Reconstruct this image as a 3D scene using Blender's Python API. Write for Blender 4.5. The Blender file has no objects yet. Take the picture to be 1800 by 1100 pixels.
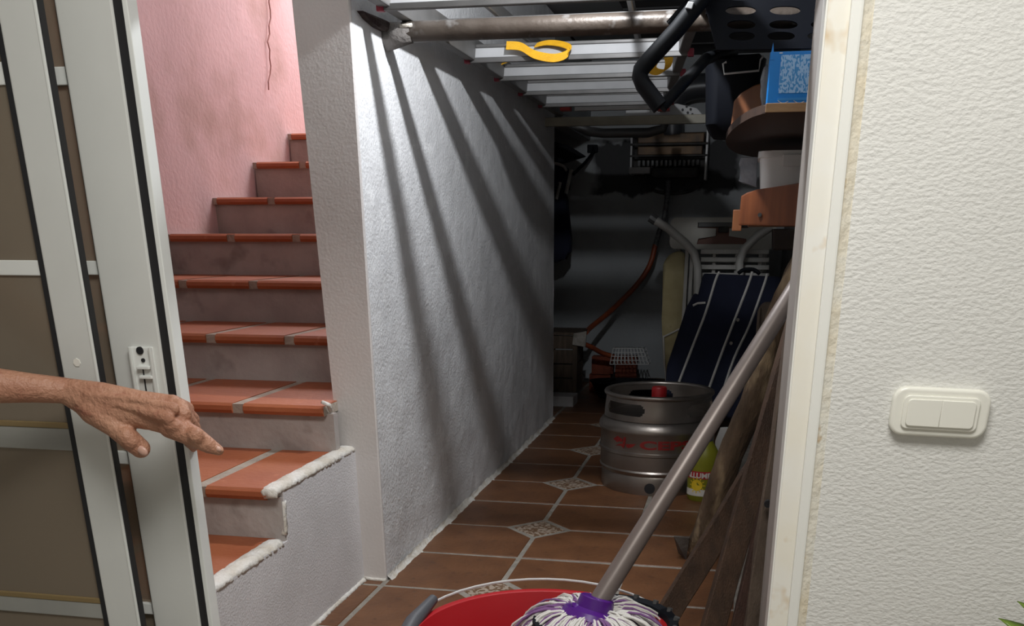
import bpy, bmesh, math, random
from mathutils import Vector, Matrix, noise
random.seed(7)
S = bpy.context.scene
COL = S.collection
V = Vector
# ------------------------------------------------------------------ camera
F_PX, PX0, PY0 = 1675.0, 950.0, 1071.0
CAM = V((0, 0, 1.2))
RIGHT = V((0.980731, 0.195365, 0.0))
DOWN = V((0.072133, -0.361887, -0.929427))
FWD = V((-0.181560, 0.911521, -0.369006))
cd = bpy.data.cameras.new('camera')
cam = bpy.data.objects.new('camera', cd); COL.objects.link(cam)
M = Matrix((RIGHT, -DOWN, -FWD)).transposed().to_4x4(); M.translation = CAM
cam.matrix_world = M
cd.sensor_width = 36; cd.lens = F_PX / 1800 * 36
cd.shift_x = (900 - PX0) / 1800; cd.shift_y = (PY0 - 550) / 1800
cd.clip_start = 0.02
S.camera = cam
# ------------------------------------------------------------------ light
w = bpy.data.worlds.new('world'); S.world = w; w.use_nodes = True
w.node_tree.nodes['Background'].inputs[0].default_value = (.8, .85, .9, 1)
w.node_tree.nodes['Background'].inputs[1].default_value = .05
def lamp(name, kind, loc, power, color, size=.1, rot=(0, 0, 0), sy=None):
    d = bpy.data.lights.new(name, kind); d.energy = power; d.color = color
    if kind == 'AREA':
        d.size = size
        if sy: d.shape = 'RECTANGLE'; d.size_y = sy
    else: d.shadow_soft_size = size
    o = bpy.data.objects.new(name, d); COL.objects.link(o); o.location = loc; o.rotation_euler = rot
    return o
lamp('hall_lamp', 'POINT', (-.46, 3.08, 2.2), 66, (.93, .96, 1.0), .028)
lamp('room_ceiling_lamp', 'AREA', (-.1, .75, 2.52), 44, (1.0, .985, .95), 1.0, (0, 0, 0), .8)
lamp('stair_skylight', 'AREA', (-2.05, 7.0, 4.3), 115, (1.0, .97, .97), 1.2, (0, 0, 0), 1.6)
S.view_settings.view_transform = 'Standard'; S.view_settings.look = 'None'
S.view_settings.exposure = 0.0; S.view_settings.gamma = 1.0
S.view_settings.use_curve_mapping = False
# ------------------------------------------------------------------ helpers
def P(u, v, y=None, x=None, z=None):
    """real point on the plane y=, x= or z= (metres) behind a measured photo pixel"""
    d = RIGHT * (u - PX0) + DOWN * (v - PY0) + FWD * F_PX
    if y is not None: t = (y - CAM.y) / d.y
    elif x is not None: t = (x - CAM.x) / d.x
    else: t = (z - CAM.z) / d.z
    return CAM + d * t
def node(nt, t, **kw):
    n = nt.nodes.new(t)
    for k, val in kw.items(): setattr(n, k, val)
    return n
def mat(name, c1, rough=.5, c2=None, scale=6, metal=0, bump=0, bscale=60, detail=5, trans=0, alpha=None,
        lo=.35, hi=.65, stretch=None, c3=None, s3=25, lo3=.58, hi3=.72, spec=None, bump2=0, b2scale=8):
    m = bpy.data.materials.new(name); m.use_nodes = True
    nt = m.node_tree; b = nt.nodes['Principled BSDF']; L = nt.links.new
    b.inputs['Base Color'].default_value = (*c1, 1); b.inputs['Roughness'].default_value = rough
    b.inputs['Metallic'].default_value = metal
    if trans: b.inputs['Transmission Weight'].default_value = trans
    if spec is not None: b.inputs['Specular IOR Level'].default_value = spec
    tc = node(nt, 'ShaderNodeTexCoord'); src = tc.outputs['Object']
    if stretch:
        mp = node(nt, 'ShaderNodeMapping'); mp.inputs['Scale'].default_value = stretch
        L(src, mp.inputs['Vector']); src = mp.outputs[0]
    col = None
    def nz(sc, det):
        n = node(nt, 'ShaderNodeTexNoise'); n.inputs['Scale'].default_value = sc; n.inputs['Detail'].default_value = det
        L(src, n.inputs['Vector']); return n.outputs['Fac']
    def ramp(f, a, bb):
        r = node(nt, 'ShaderNodeMapRange'); r.inputs[1].default_value = a; r.inputs[2].default_value = bb
        L(f, r.inputs[0]); return r.outputs[0]
    def mix(f, a, bcol):
        x = node(nt, 'ShaderNodeMix', data_type='RGBA'); L(f, x.inputs[0])
        if isinstance(a, tuple): x.inputs[6].default_value = (*a, 1)
        else: L(a, x.inputs[6])
        x.inputs[7].default_value = (*bcol, 1); return x.outputs[2]
    if c2:
        col = mix(ramp(nz(scale, detail), lo, hi), c1, c2)
    if c3:
        col = mix(ramp(nz(s3, 3), lo3, hi3), col if col else c1, c3)
    if col: L(col, b.inputs['Base Color'])
    if bump:
        bp = node(nt, 'ShaderNodeBump'); bp.inputs['Strength'].default_value = bump; bp.inputs['Distance'].default_value = .01
        L(nz(bscale, 3), bp.inputs['Height']); 
        if bump2:
            b2 = node(nt, 'ShaderNodeBump'); b2.inputs['Strength'].default_value = bump2; b2.inputs['Distance'].default_value = .03
            L(nz(b2scale, 3), b2.inputs['Height']); L(b2.outputs[0], bp.inputs['Normal'])
        L(bp.outputs[0], b.inputs['Normal'])
    return m
def abspos(o):
    p = V((0, 0, 0))
    while o is not None: p = p + o.location; o = o.parent
    return p
def obj(name, bm, m=None, parent=None, smooth=None, origin=None):
    me = bm if isinstance(bm, bpy.types.Mesh) else None
    if me is None:
        bmesh.ops.recalc_face_normals(bm, faces=bm.faces)
        me = bpy.data.meshes.new(name); bm.to_mesh(me); bm.free()
    off = abspos(parent) if parent else V((0, 0, 0))
    if origin is not None: off = V(origin)
    elif parent is None and len(me.vertices):
        xs = [v.co for v in me.vertices]
        off = V(((min(c.x for c in xs) + max(c.x for c in xs)) / 2, (min(c.y for c in xs) + max(c.y for c in xs)) / 2, min(c.z for c in xs)))
    me.transform(Matrix.Translation(-off))
    if m:
        for mm in (m if isinstance(m, (list, tuple)) else [m]): me.materials.append(mm)
    if smooth is not None:
        for p in me.polygons: p.use_smooth = True
        if smooth > 0: me.set_sharp_from_angle(angle=math.radians(smooth))
    o = bpy.data.objects.new(name, me); COL.objects.link(o)
    if parent: o.parent = parent
    else: o.location = off
    if parent and origin is not None: o.location = off - abspos(parent)
    return o
def tag(o, label, cat, group=None):
    o['label'] = label; o['category'] = cat
    if group: o['group'] = group
    return o
def thing(name, label, cat, loc, group=None):
    o = bpy.data.objects.new(name, None); COL.objects.link(o); o.location = loc; o.empty_display_size = .05
    return tag(o, label, cat, group)
def struct(o):
    o['kind'] = 'structure'; return o
def box(bm, a, b, bev=0, mi=0, seg=2):
    a = V(a); b = V(b)
    r = bmesh.ops.create_cube(bm, size=1, matrix=Matrix.Translation((a + b) / 2) @ Matrix.Diagonal((abs(b.x - a.x), abs(b.y - a.y), abs(b.z - a.z), 1)))
    fs = set(f for v in r['verts'] for f in v.link_faces)
    for f in fs: f.material_index = mi
    if bev:
        es = list(set(e for v in r['verts'] for e in v.link_edges))
        bmesh.ops.bevel(bm, geom=es, offset=bev, segments=seg, profile=.6, affect='EDGES')
    return bm
def B(a, b, bev=0, seg=2): return box(bmesh.new(), a, b, bev, 0, seg)
def smoothpts(pts, n=6):
    pts = [V(p) for p in pts]; out = []
    for i in range(len(pts) - 1):
        p0 = pts[max(i - 1, 0)]; p1 = pts[i]; p2 = pts[i + 1]; p3 = pts[min(i + 2, len(pts) - 1)]
        for k in range(n):
            t = k / n
            out.append(.5 * ((2 * p1) + (p2 - p0) * t + (2 * p0 - 5 * p1 + 4 * p2 - p3) * t * t + (3 * p1 - p0 - 3 * p2 + p3) * t ** 3))
    out.append(pts[-1]); return out
def tube(bm, pts, r, n=10, smooth=0, flat=1.0, jit=0):
    pts = smoothpts(pts, smooth) if smooth else [V(p) for p in pts]
    N = len(pts); rs = r if isinstance(r, (list, tuple)) else [r, r]
    rings = []; prev = None
    for i, p in enumerate(pts):
        t = (pts[min(i + 1, N - 1)] - pts[max(i - 1, 0)]).normalized()
        if prev is None: a = t.orthogonal().normalized()
        else: a = (prev - t * prev.dot(t)).normalized()
        prev = a; b = t.cross(a)
        f = i / (N - 1) * (len(rs) - 1); k = min(int(f), len(rs) - 2); rr = rs[k] + (rs[k + 1] - rs[k]) * (f - k)
        ring = []
        for j in range(n):
            q = rr * (1 + (random.uniform(-jit, jit) if jit else 0)); an = 2 * math.pi * j / n
            ring.append(bm.verts.new(p + a * q * math.cos(an) + b * q * flat * math.sin(an)))
        rings.append(ring)
    for i in range(N - 1):
        for j in range(n):
            bm.faces.new((rings[i][j], rings[i][(j + 1) % n], rings[i + 1][(j + 1) % n], rings[i + 1][j]))
    bm.faces.new(rings[0][::-1]); bm.faces.new(rings[-1]); return bm
def T(pts, r, **k): return tube(bmesh.new(), pts, r, **k)
def lathe(bm, prof, c, n=48, sx=1, sy=1):
    rings = []
    for r, z in prof:
        if r < 1e-5: rings.append([bm.verts.new((c[0], c[1], c[2] + z))])
        else: rings.append([bm.verts.new((c[0] + r * sx * math.cos(2 * math.pi * j / n), c[1] + r * sy * math.sin(2 * math.pi * j / n), c[2] + z)) for j in range(n)])
    for a, b in zip(rings, rings[1:]):
        for j in range(n):
            k = (j + 1) % n
            if len(a) == 1 and len(b) == 1: continue
            if len(a) == 1: bm.faces.new((a[0], b[k], b[j]))
            elif len(b) == 1: bm.faces.new((a[j], a[k], b[0]))
            else: bm.faces.new((a[j], a[k], b[k], b[j]))
    return bm
def slab(pts, t, bev=0, n=None, bm=None, seg=2):
    """solid plate: polygon pts given counter-clockwise seen from the front, thickness t going back"""
    bm = bm or bmesh.new(); pts = [V(p) for p in pts]
    if n is None:
        n = V((0, 0, 0))
        for i in range(len(pts)): n += (pts[i] - pts[0]).cross(pts[(i + 1) % len(pts)] - pts[0])
        n.normalize()
    a = [bm.verts.new(p) for p in pts]; b = [bm.verts.new(p - n * t) for p in pts]
    bm.faces.new(a); bm.faces.new(b[::-1]); L = len(pts)
    fs = [bm.faces.new((a[i], b[i], b[(i + 1) % L], a[(i + 1) % L])) for i in range(L)]
    if bev: bmesh.ops.bevel(bm, geom=list(set(e for v in a + b for e in v.link_edges)), offset=bev, segments=seg, profile=.6, affect='EDGES')
    return bm
def rounded(w, h, r, n=5, corners=(1, 1, 1, 1)):
    """rounded rectangle outline centred on 0: list of (x, z)"""
    out = []
    for k, (cx, cz, a0) in enumerate(((w / 2, h / 2, 0), (-w / 2, h / 2, 90), (-w / 2, -h / 2, 180), (w / 2, -h / 2, 270))):
        rr = r * corners[k]
        if rr < 1e-6: out.append((cx, cz)); continue
        ox = cx - math.copysign(rr, cx); oz = cz - math.copysign(rr, cz)
        for i in range(n + 1):
            a = math.radians(a0 + 90 * i / n); out.append((ox + rr * math.cos(a), oz + rr * math.sin(a)))
    return out
def curve_mesh(loops, depth, bevel=0):
    c = bpy.data.curves.new('tmp', 'CURVE'); c.dimensions = '2D'; c.fill_mode = 'BOTH'; c.extrude = depth / 2; c.bevel_depth = bevel
    for lp in loops:
        s = c.splines.new('POLY'); s.points.add(len(lp) - 1); s.use_cyclic_u = True
        for q, pt in zip(s.points, lp): q.co = (pt[0], pt[1], 0, 1)
    o = bpy.data.objects.new('tmp', c); COL.objects.link(o)
    dg = bpy.context.evaluated_depsgraph_get(); dg.update()
    me = bpy.data.meshes.new_from_object(o.evaluated_get(dg)); bpy.data.objects.remove(o); bpy.data.curves.remove(c)
    me.materials.clear()
    return me
def text_mesh(txt, size, extrude=.001, bold=0):
    c = bpy.data.curves.new('tmp', 'FONT'); c.body = txt; c.size = size; c.extrude = extrude; c.offset = bold
    o = bpy.data.objects.new('tmp', c); COL.objects.link(o)
    dg = bpy.context.evaluated_depsgraph_get(); dg.update()
    me = bpy.data.meshes.new_from_object(o.evaluated_get(dg)); bpy.data.objects.remove(o); bpy.data.curves.remove(c)
    me.materials.clear()
    return me
def frame_matrix(o, ex, ey):
    ex = V(ex).normalized(); ey = V(ey); ey = (ey - ex * ey.dot(ex)).normalized(); ez = ex.cross(ey)
    m = Matrix((ex, ey, ez)).transposed().to_4x4(); m.translation = V(o); return m
def beam(p0, p1, wd, th, wdir, seg=8, jit=.003, taper=1.0):
    """rough plank from p0 to p1; wdir = direction of its width"""
    bm = bmesh.new(); p0 = V(p0); p1 = V(p1); t = (p1 - p0).normalized()
    a = V(wdir); a = (a - t * a.dot(t)).normalized(); b = t.cross(a); rings = []
    for i in range(seg + 1):
        f = i / seg; c = p0.lerp(p1, f); s = 1 + (taper - 1) * f; r = []
        for sx, sy in ((-1, -1), (1, -1), (1, 1), (-1, 1)):
            r.append(bm.verts.new(c + a * (sx * wd / 2 * s + random.uniform(-jit, jit)) + b * (sy * th / 2 * s + random.uniform(-jit, jit))))
        rings.append(r)
    for i in range(seg):
        for j in range(4): bm.faces.new((rings[i][j], rings[i][(j + 1) % 4], rings[i + 1][(j + 1) % 4], rings[i + 1][j]))
    bm.faces.new(rings[0][::-1]); bm.faces.new(rings[-1])
    bmesh.ops.bevel(bm, geom=[e for e in bm.edges], offset=.003, segments=1, affect='EDGES')
    return bm
def grid_wall(fn, nu, nv):
    bm = bmesh.new(); g = [[bm.verts.new(fn(i / nu, j / nv)) for j in range(nv + 1)] for i in range(nu + 1)]
    for i in range(nu):
        for j in range(nv): bm.faces.new((g[i][j], g[i + 1][j], g[i + 1][j + 1], g[i][j + 1]))
    return bm
# ------------------------------------------------------------------ materials
M_plaster = mat('white_stucco', (.66, .65, .63), .85, (.74, .73, .71), 3, bump=.55, bscale=55, detail=3)
M_rough = mat('rough_white_plaster', (.78, .78, .785), .8, (.68, .68, .685), 2.2, bump=.4, bscale=85, c3=(.82, .82, .82), s3=9, bump2=.25, b2scale=11)
M_column = mat('painted_column', (.70, .665, .645), .6, (.65, .615, .595), 3, bump=.10, bscale=110)
M_cheek = mat('cheek_stucco', (.74, .725, .735), .5, (.66, .645, .65), 5, bump=.28, bscale=150)
M_edge = mat('white_plaster_edge', (.78, .76, .72), .8, (.62, .57, .49), 14, bump=.8, bscale=50)
M_pink = mat('pink_stair_wall', (.80, .635, .655), .9, (.73, .575, .595), 2.5, bump=.25, bscale=40, c3=(.55, .42, .39), s3=2.0, lo3=.50, hi3=.70)
M_roomwall = mat('room_wall', (.75, .745, .71), .75, (.72, .715, .68), 2, bump=.34, bscale=95, detail=3, stretch=(1, 1, 1.7))
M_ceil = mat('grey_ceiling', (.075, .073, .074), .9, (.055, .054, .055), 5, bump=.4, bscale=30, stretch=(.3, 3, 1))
M_roomceil = mat('white_ceiling', (.82, .82, .80), .9)
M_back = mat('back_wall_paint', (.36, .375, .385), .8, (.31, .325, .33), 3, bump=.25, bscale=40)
M_shadewall = mat('shaded_wall_grey', (.20, .20, .20), .9, (.16, .16, .16), 4, bump=.3, bscale=40)  # dark grey stands in for shade on the unlit corridor wall
M_grout = mat('grey_grout', (.34, .305, .26), .9, (.24, .22, .19), 20, bump=.5, bscale=80)
M_tile = mat('brown_floor_tile', (.185, .080, .034), .45, (.135, .056, .024), 7, bump=.15, bscale=60, c3=(.07, .03, .015), s3=22, lo3=.6, hi3=.8)
M_inset = mat('inset_tile', (.17, .095, .05), .5, (.42, .34, .27), 55, detail=1.5, lo=.49, hi=.53)
M_terra = mat('terracotta_tread', (.40, .120, .045), .5, (.34, .092, .036), 5, bump=.15, bscale=50, c3=(.55, .22, .12), s3=14, lo3=.66, hi3=.8)
M_mortar = mat('stair_mortar', (.42, .36, .30), .9, (.33, .28, .23), 12, bump=.5, bscale=70)
M_riser = mat('grey_riser', (.47, .43, .405), .85, (.38, .34, .32), 7, bump=.35, bscale=40, c3=(.17, .14, .12), s3=6, lo3=.6, hi3=.8)
M_alu = mat('white_aluminium', (.70, .71, .68), .35, (.66, .67, .64), 4)
M_aluw = mat('bright_white_aluminium', (.80, .82, .79), .35)
M_gasket = mat('black_gasket', (.012, .012, .014), .6)
M_shadebar = mat('shaded_glazing_bar', (.36, .36, .33), .5, (.30, .30, .28), 5)  # shade behind tinted glass painted as grey into the white bars
M_gold = mat('gold_strip', (.24, .17, .075), .45)
M_black = mat('black_plastic', (.004, .005, .008), .6, (.006, .007, .010), 8, spec=.12)
M_blackmetal = mat('black_tube_paint', (.003, .0035, .0045), .6, (.009, .008, .008), 15, lo=.58, hi=.78, spec=.12)
M_casing = mat('stained_casing', (.86, .85, .80), .5, (.85, .81, .70), 7, stretch=(1, 1, .8), c3=(.56, .35, .11), s3=13, lo3=.63, hi3=.80)
M_casing_w = mat('white_casing', (.84, .84, .79), .4)
M_caulk = mat('stained_caulk', (.82, .80, .72), .6, (.78, .70, .54), 12, c3=(.50, .29, .07), s3=20, lo3=.63, hi3=.72, bump=.4, bscale=60)
M_reveal = mat('grey_reveal', (.40, .37, .34), .6, (.36, .33, .30), 8)
M_switch = mat('switch_plastic', (.82, .81, .73), .22)
M_steel = mat('aluminium_ladder', (.46, .45, .44), .38, (.40, .39, .38), 10, metal=.75)
M_lip = mat('step_lip', (.12, .115, .112), .45, (.09, .088, .085), 10, metal=.35)  # lip colour darkened to carry the shade on its unlit underside
M_rail = mat('ladder_rail', (.17, .165, .16), .5, (.14, .135, .13), 10, metal=.3)
M_tread = mat('ladder_step', (.46, .46, .465), .5, (.42, .42, .425), 12, metal=.1)
M_redcap = mat('red_cap', (.22, .012, .03), .45)
M_redcap2 = mat('bright_red_cap', (.45, .03, .025), .4)
M_pipe = mat('galvanised_pipe', (.085, .068, .055), .42, (.05, .037, .028), 9, metal=.3, c3=(.19, .18, .17), s3=18, lo3=.62, hi3=.75, bump=.15, bscale=60)
M_hole = mat('broken_masonry', (.025, .010, .010), .95, (.06, .042, .036), 24, bump=1, bscale=40)
M_bar = mat('beige_bar', (.36, .33, .25), .5, (.28, .26, .20), 8)
M_yellow = mat('yellow_webbing', (.80, .42, .01), .6, (.70, .36, .01), 30, bump=.3, bscale=200)
M_bluebox = mat('blue_card', (.0, .20, .62), .4)
M_bluedark = mat('blue_print', (.03, .25, .62), .5)
M_print = mat('pale_print', (.05, .27, .62), .5, (.34, .55, .82), 260, detail=0, lo=.44, hi=.5, stretch=(1, 1, .55))
M_wood = mat('orange_wood', (.25, .095, .035), .45, (.20, .068, .024), 3, stretch=(9, 9, 1.2))
M_woodh = mat('orange_wood_panel', (.20, .060, .018), .42, (.145, .040, .012), 3, stretch=(14, 14, 1.0))
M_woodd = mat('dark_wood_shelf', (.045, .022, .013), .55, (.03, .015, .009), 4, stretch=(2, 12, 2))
M_woodl = mat('raw_wood_edge', (.42, .26, .13), .6, (.32, .18, .085), 4, stretch=(3, 20, 20))
M_white = mat('white_plastic', (.84, .83, .82), .4, (.78, .77, .76), 4)
M_bag = mat('clear_bag', (.30, .32, .36), .25, (.20, .21, .25), 14, bump=.8, bscale=18)
M_keg = mat('keg_steel', (.34, .305, .275), .34, (.27, .24, .215), 5, metal=.9, bump=.06, bscale=40)
M_redprint = mat('red_print', (.20, .010, .008), .5)
M_red = mat('red_bucket', (.46, .012, .018), .35, (.42, .01, .015), 3)
M_redcapk = mat('keg_cap_red', (.40, .012, .015), .4)
M_wire = mat('bright_wire', (.62, .62, .61), .4, metal=.2)
M_mophandle = mat('mop_pole', (.20, .165, .15), .38, (.165, .135, .12), 6, metal=.3, stretch=(1, 1, .3))
M_purple = mat('purple_socket', (.075, .010, .19), .3)
M_yarn = mat('mop_yarn', (.68, .66, .62), .85)
M_yarnp = mat('mop_yarn_purple', (.20, .09, .24), .85)
M_log = mat('rough_bark', (.13, .085, .05), .9, (.06, .037, .02), 16, bump=1.0, bscale=70, stretch=(1, 1, .4), c3=(.30, .22, .13), s3=12, lo3=.56, hi3=.7)
M_plank = mat('old_plank', (.080, .042, .023), .8, (.05, .027, .015), 6, bump=.5, bscale=60, stretch=(6, 6, .7))
M_plankr = mat('reddish_plank', (.060, .026, .016), .8, (.04, .018, .011), 6, bump=.5, bscale=60, stretch=(6, 6, .7))
M_plankg = mat('grey_brown_plank', (.13, .093, .066), .8, (.09, .063, .044), 6, bump=.5, bscale=60, stretch=(6, 6, .7))
M_rust = mat('worn_blade', (.13, .11, .095), .6, (.06, .045, .04), 14, metal=.3, bump=.4)
M_navy = mat('navy_fabric', (.006, .0085, .024), .9, (.008, .011, .031), 10, bump=.2, bscale=200)
M_piping = mat('white_piping', (.62, .60, .56), .7)
M_beige = mat('beige_cushion', (.50, .43, .24), .9, (.40, .33, .17), 7, bump=.3, bscale=25, c3=(.26, .14, .08), s3=9, lo3=.66, hi3=.74)
M_frame = mat('dull_white_tube', (.50, .49, .46), .4, (.42, .41, .38), 9)
M_tabletop = mat('cream_table_panel', (.48, .46, .40), .5, (.42, .40, .35), 5)
M_brown = mat('brown_insert', (.16, .055, .03), .5)
M_dkgrey = mat('dark_grey_metal', (.09, .09, .09), .5, metal=.3)
M_tan = mat('tan_cushion', (.26, .20, .155), .9, (.20, .15, .115), 16, bump=.4, bscale=60)
M_bottle = mat('yellow_green_bottle', (.22, .22, .014), .35, (.17, .17, .012), 6)
M_labelred = mat('label_red', (.38, .02, .025), .5)
M_labelw = mat('label_white', (.62, .60, .55), .5)
M_labely = mat('label_yellow', (.75, .52, .02), .5)
M_orangehose = mat('orange_hose', (.30, .065, .02), .5, (.24, .05, .018), 20)
M_hosegrey = mat('grey_hose', (.16, .16, .165), .5, (.08, .08, .085), 60)
M_brick = mat('red_brick', (.22, .05, .025), .9, (.16, .04, .02), 12, bump=.5)
M_crate = mat('old_crate_wood', (.12, .085, .06), .85, (.07, .05, .035), 6, stretch=(8, 8, 1), bump=.4)
M_galv = mat('crate_metal', (.40, .37, .33), .5, (.10, .09, .08), 12, metal=.4)
M_leaf = mat('green_leaf', (.17, .26, .025), .4, (.12, .20, .02), 6)
M_stem = mat('plant_stem', (.12, .15, .04), .6)
M_pot = mat('clay_pot', (.42, .16, .08), .8, (.36, .13, .065), 6)
M_soil = mat('potting_soil', (.05, .035, .025), .95, bump=1)
M_skin = mat('tanned_skin', (.50, .265, .17), .5, (.42, .20, .125), 14, bump=.5, bscale=110, c3=(.31, .12, .075), s3=30, lo3=.62, hi3=.75, bump2=.12, b2scale=38)
M_nail = mat('nail', (.60, .36, .28), .35)
M_copper = mat('tarnished_copper', (.13, .075, .035), .5, (.05, .032, .02), 8, metal=.4)
M_soot = mat('sooty_metal', (.022, .020, .020), .7, (.05, .045, .04), 10)
M_flue = mat('flue_black', (.05, .052, .058), .35)
M_perf = mat('perforated_plate', (.38, .38, .38), .5)
# brown tinted door glass
M_glass = bpy.data.materials.new('brown_tinted_glass'); M_glass.use_nodes = True
_nt = M_glass.node_tree; _nt.nodes.remove(_nt.nodes['Principled BSDF'])
_tr = node(_nt, 'ShaderNodeBsdfTransparent'); _tr.inputs[0].default_value = (.55, .49, .41, 1)
_df = node(_nt, 'ShaderNodeBsdfDiffuse'); _df.inputs[0].default_value = (.40, .33, .25, 1)
_gl = node(_nt, 'ShaderNodeBsdfGlossy'); _gl.inputs[1].default_value = .12; _gl.inputs[0].default_value = (.7, .68, .62, 1)
_m1 = node(_nt, 'ShaderNodeMixShader'); _m1.inputs[0].default_value = .5
_m2 = node(_nt, 'ShaderNodeMixShader'); _fr = node(_nt, 'ShaderNodeFresnel'); _fr.inputs[0].default_value = 1.45
_nt.links.new(_tr.outputs[0], _m1.inputs[1]); _nt.links.new(_df.outputs[0], _m1.inputs[2])
_nt.links.new(_fr.outputs[0], _m2.inputs[0]); _nt.links.new(_m1.outputs[0], _m2.inputs[1]); _nt.links.new(_gl.outputs[0], _m2.inputs[2])
_nt.links.new(_m2.outputs[0], _nt.nodes['Material Output'].inputs[0])
# soot stain with a ragged outline of its own on the back wall (object coords = world minus origin)
def add_stain(m, centre, half, colour, rag=.10):
    nt = m.node_tree; b = nt.nodes['Principled BSDF']; L = nt.links.new
    g = node(nt, 'ShaderNodeNewGeometry'); sub = node(nt, 'ShaderNodeVectorMath', operation='SUBTRACT')
    sub.inputs[1].default_value = centre; L(g.outputs['Position'], sub.inputs[0])
    n = node(nt, 'ShaderNodeTexNoise'); n.inputs['Scale'].default_value = 9; L(g.outputs['Position'], n.inputs['Vector'])
    ns = node(nt, 'ShaderNodeVectorMath', operation='MULTIPLY_ADD'); L(n.outputs['Color'], ns.inputs[0])
    ns.inputs[1].default_value = (rag * 2,) * 3; ns.inputs[2].default_value = (-rag,) * 3
    ad = node(nt, 'ShaderNodeVectorMath', operation='ADD'); L(sub.outputs[0], ad.inputs[0]); L(ns.outputs[0], ad.inputs[1])
    dv = node(nt, 'ShaderNodeVectorMath', operation='DIVIDE'); L(ad.outputs[0], dv.inputs[0]); dv.inputs[1].default_value = half
    ab = node(nt, 'ShaderNodeVectorMath', operation='ABSOLUTE'); L(dv.outputs[0], ab.inputs[0])
    sp = node(nt, 'ShaderNodeSeparateXYZ'); L(ab.outputs[0], sp.inputs[0])
    mx = node(nt, 'ShaderNodeMath', operation='MAXIMUM'); L(sp.outputs[0], mx.inputs[0]); L(sp.outputs[2], mx.inputs[1])
    r = node(nt, 'ShaderNodeMapRange'); r.inputs[1].default_value = 1.08; r.inputs[2].default_value = .94; L(mx.outputs[0], r.inputs[0])
    x = node(nt, 'ShaderNodeMix', data_type='RGBA'); L(r.outputs[0], x.inputs[0])
    src = b.inputs['Base Color'].links[0].from_socket; L(src, x.inputs[6]); x.inputs[7].default_value = (*colour, 1)
    L(x.outputs[2], b.inputs['Base Color'])
add_stain(M_back, (-.63, 8.2, 1.66), (.56, 1, .18), (.05, .05, .052))

# ------------------------------------------------------------------ room shell
XW, XS, XP, XR, YD, YB = -1.204, -1.335, -2.74, .30, 1.92, 8.2   # corridor wall face, stair face, pink wall, right wall, door plane, back wall
fl = struct(obj('floor', B((-3.2, -1.6, -.05), (2.2, 8.4, .0005)), M_grout))
# floor tiles: 0.41 grid, corners clipped where a patterned inset sits
tile_cache = {}
def tile_mesh(clip):
    if clip in tile_cache: return tile_cache[clip]
    hx, hy, g, c = .2115, .20175, .0095, .131
    pts = []
    for k, (sx, sy) in enumerate(((1, 1), (-1, 1), (-1, -1), (1, -1))):
        X, Y = sx * (hx - g), sy * (hy - g)
        if clip == k:
            a, b = (X - sx * c, Y), (X, Y - sy * c)
            pts += [b, a] if k in (0, 2) else [a, b]
        else: pts.append((X, Y))
    bm = slab([(p[0], p[1], .003) for p in pts], .012, .0025, n=V((0, 0, 1)), seg=1)
    bmesh.ops.recalc_face_normals(bm, faces=bm.faces)
    me = bpy.data.meshes.new('tile'); bm.to_mesh(me); bm.free(); me.materials.append(M_tile); tile_cache[clip] = me; return me
GX, GY = .423, .4035
colx = [-1.203 - GX, -1.203, -.780, -.357, .066]         # joint lines
for i in range(4):
    for j in range(-3, 13):
        x0, y0 = colx[i], 3.080 + GY * j
        clip = None                                        # insets stand at x = -0.78, even rows; and x = 0.066, odd rows
        for k, (a, b) in enumerate(((1, 1), (0, 1), (0, 0), (1, 0))):
            if (i + a == 2 and (j + b) % 2 == 0): clip = k
        o = bpy.data.objects.new('tile', tile_mesh(clip)); COL.objects.link(o); o.parent = fl
        o.location = V((x0 + GX / 2, y0 + GY / 2, random.uniform(-.0008, .0008))) - fl.location
bmd = slab([(.113, 0, .003), (0, .113, .003), (-.113, 0, .003), (0, -.113, .003)], .012, .002, n=V((0, 0, 1)), seg=1)
bmesh.ops.recalc_face_normals(bmd, faces=bmd.faces)
md = bpy.data.meshes.new('inset_tile'); bmd.to_mesh(md); bmd.free(); md.materials.append(M_inset)
for j in range(-2, 13, 2):
    o = bpy.data.objects.new('inset_tile', md); COL.objects.link(o); o.parent = fl
    o.location = V((-.780, 3.080 + GY * j, 0)) - fl.location

def nz(p, s): return noise.noise(V(p) * s)
# corridor wall: lumpy plaster, its front end is the painted column
def wl(u, v):
    y = 3.138 + u * (6.485 - 3.138); z = v * 2.4
    d = .010 * nz((0, y, z), 2.6) * min(1, u * 20) + .005 * nz((3, y, z), 7) * min(1, u * 20)
    return (XW + d * max(.15, 1 - z / 1.9), y, z)
wall = struct(obj('wall_left', grid_wall(wl, 110, 80), M_rough, smooth=0, origin=(XW, 4.8, 0)))
bm = B((XS, 3.2, 0), (XW - .02, 6.475, 2.4))
obj('wall_core', bm, M_column, wall)
colm = bmesh.new()
pr = [(-1.338, 3.13), (-1.207, 3.13), (-1.203, 3.134), (-1.203, 3.142), (-1.338, 3.20)]
vb = [colm.verts.new((x, y, 0)) for x, y in pr]; vt = [colm.verts.new((x - (.052 if x < -1.3 else 0), y, 2.0)) for x, y in pr]
vt2 = [colm.verts.new((x - (.052 if x < -1.3 else 0), y, 2.55)) for x, y in pr]
for a, b in ((vb, vt), (vt, vt2)):
    for i in range(5): colm.faces.new((a[i], a[(i + 1) % 5], b[(i + 1) % 5], b[i]))
colm.faces.new(vt2)
obj('column_face', colm, M_column, wall)
obj('wall_end', grid_wall(lambda u, v: (XS + u * (XW - XS), 6.487 + .004 * nz((u, v * 5, 0), 3), v * 2.4), 4, 40), M_rough, wall)
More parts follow.
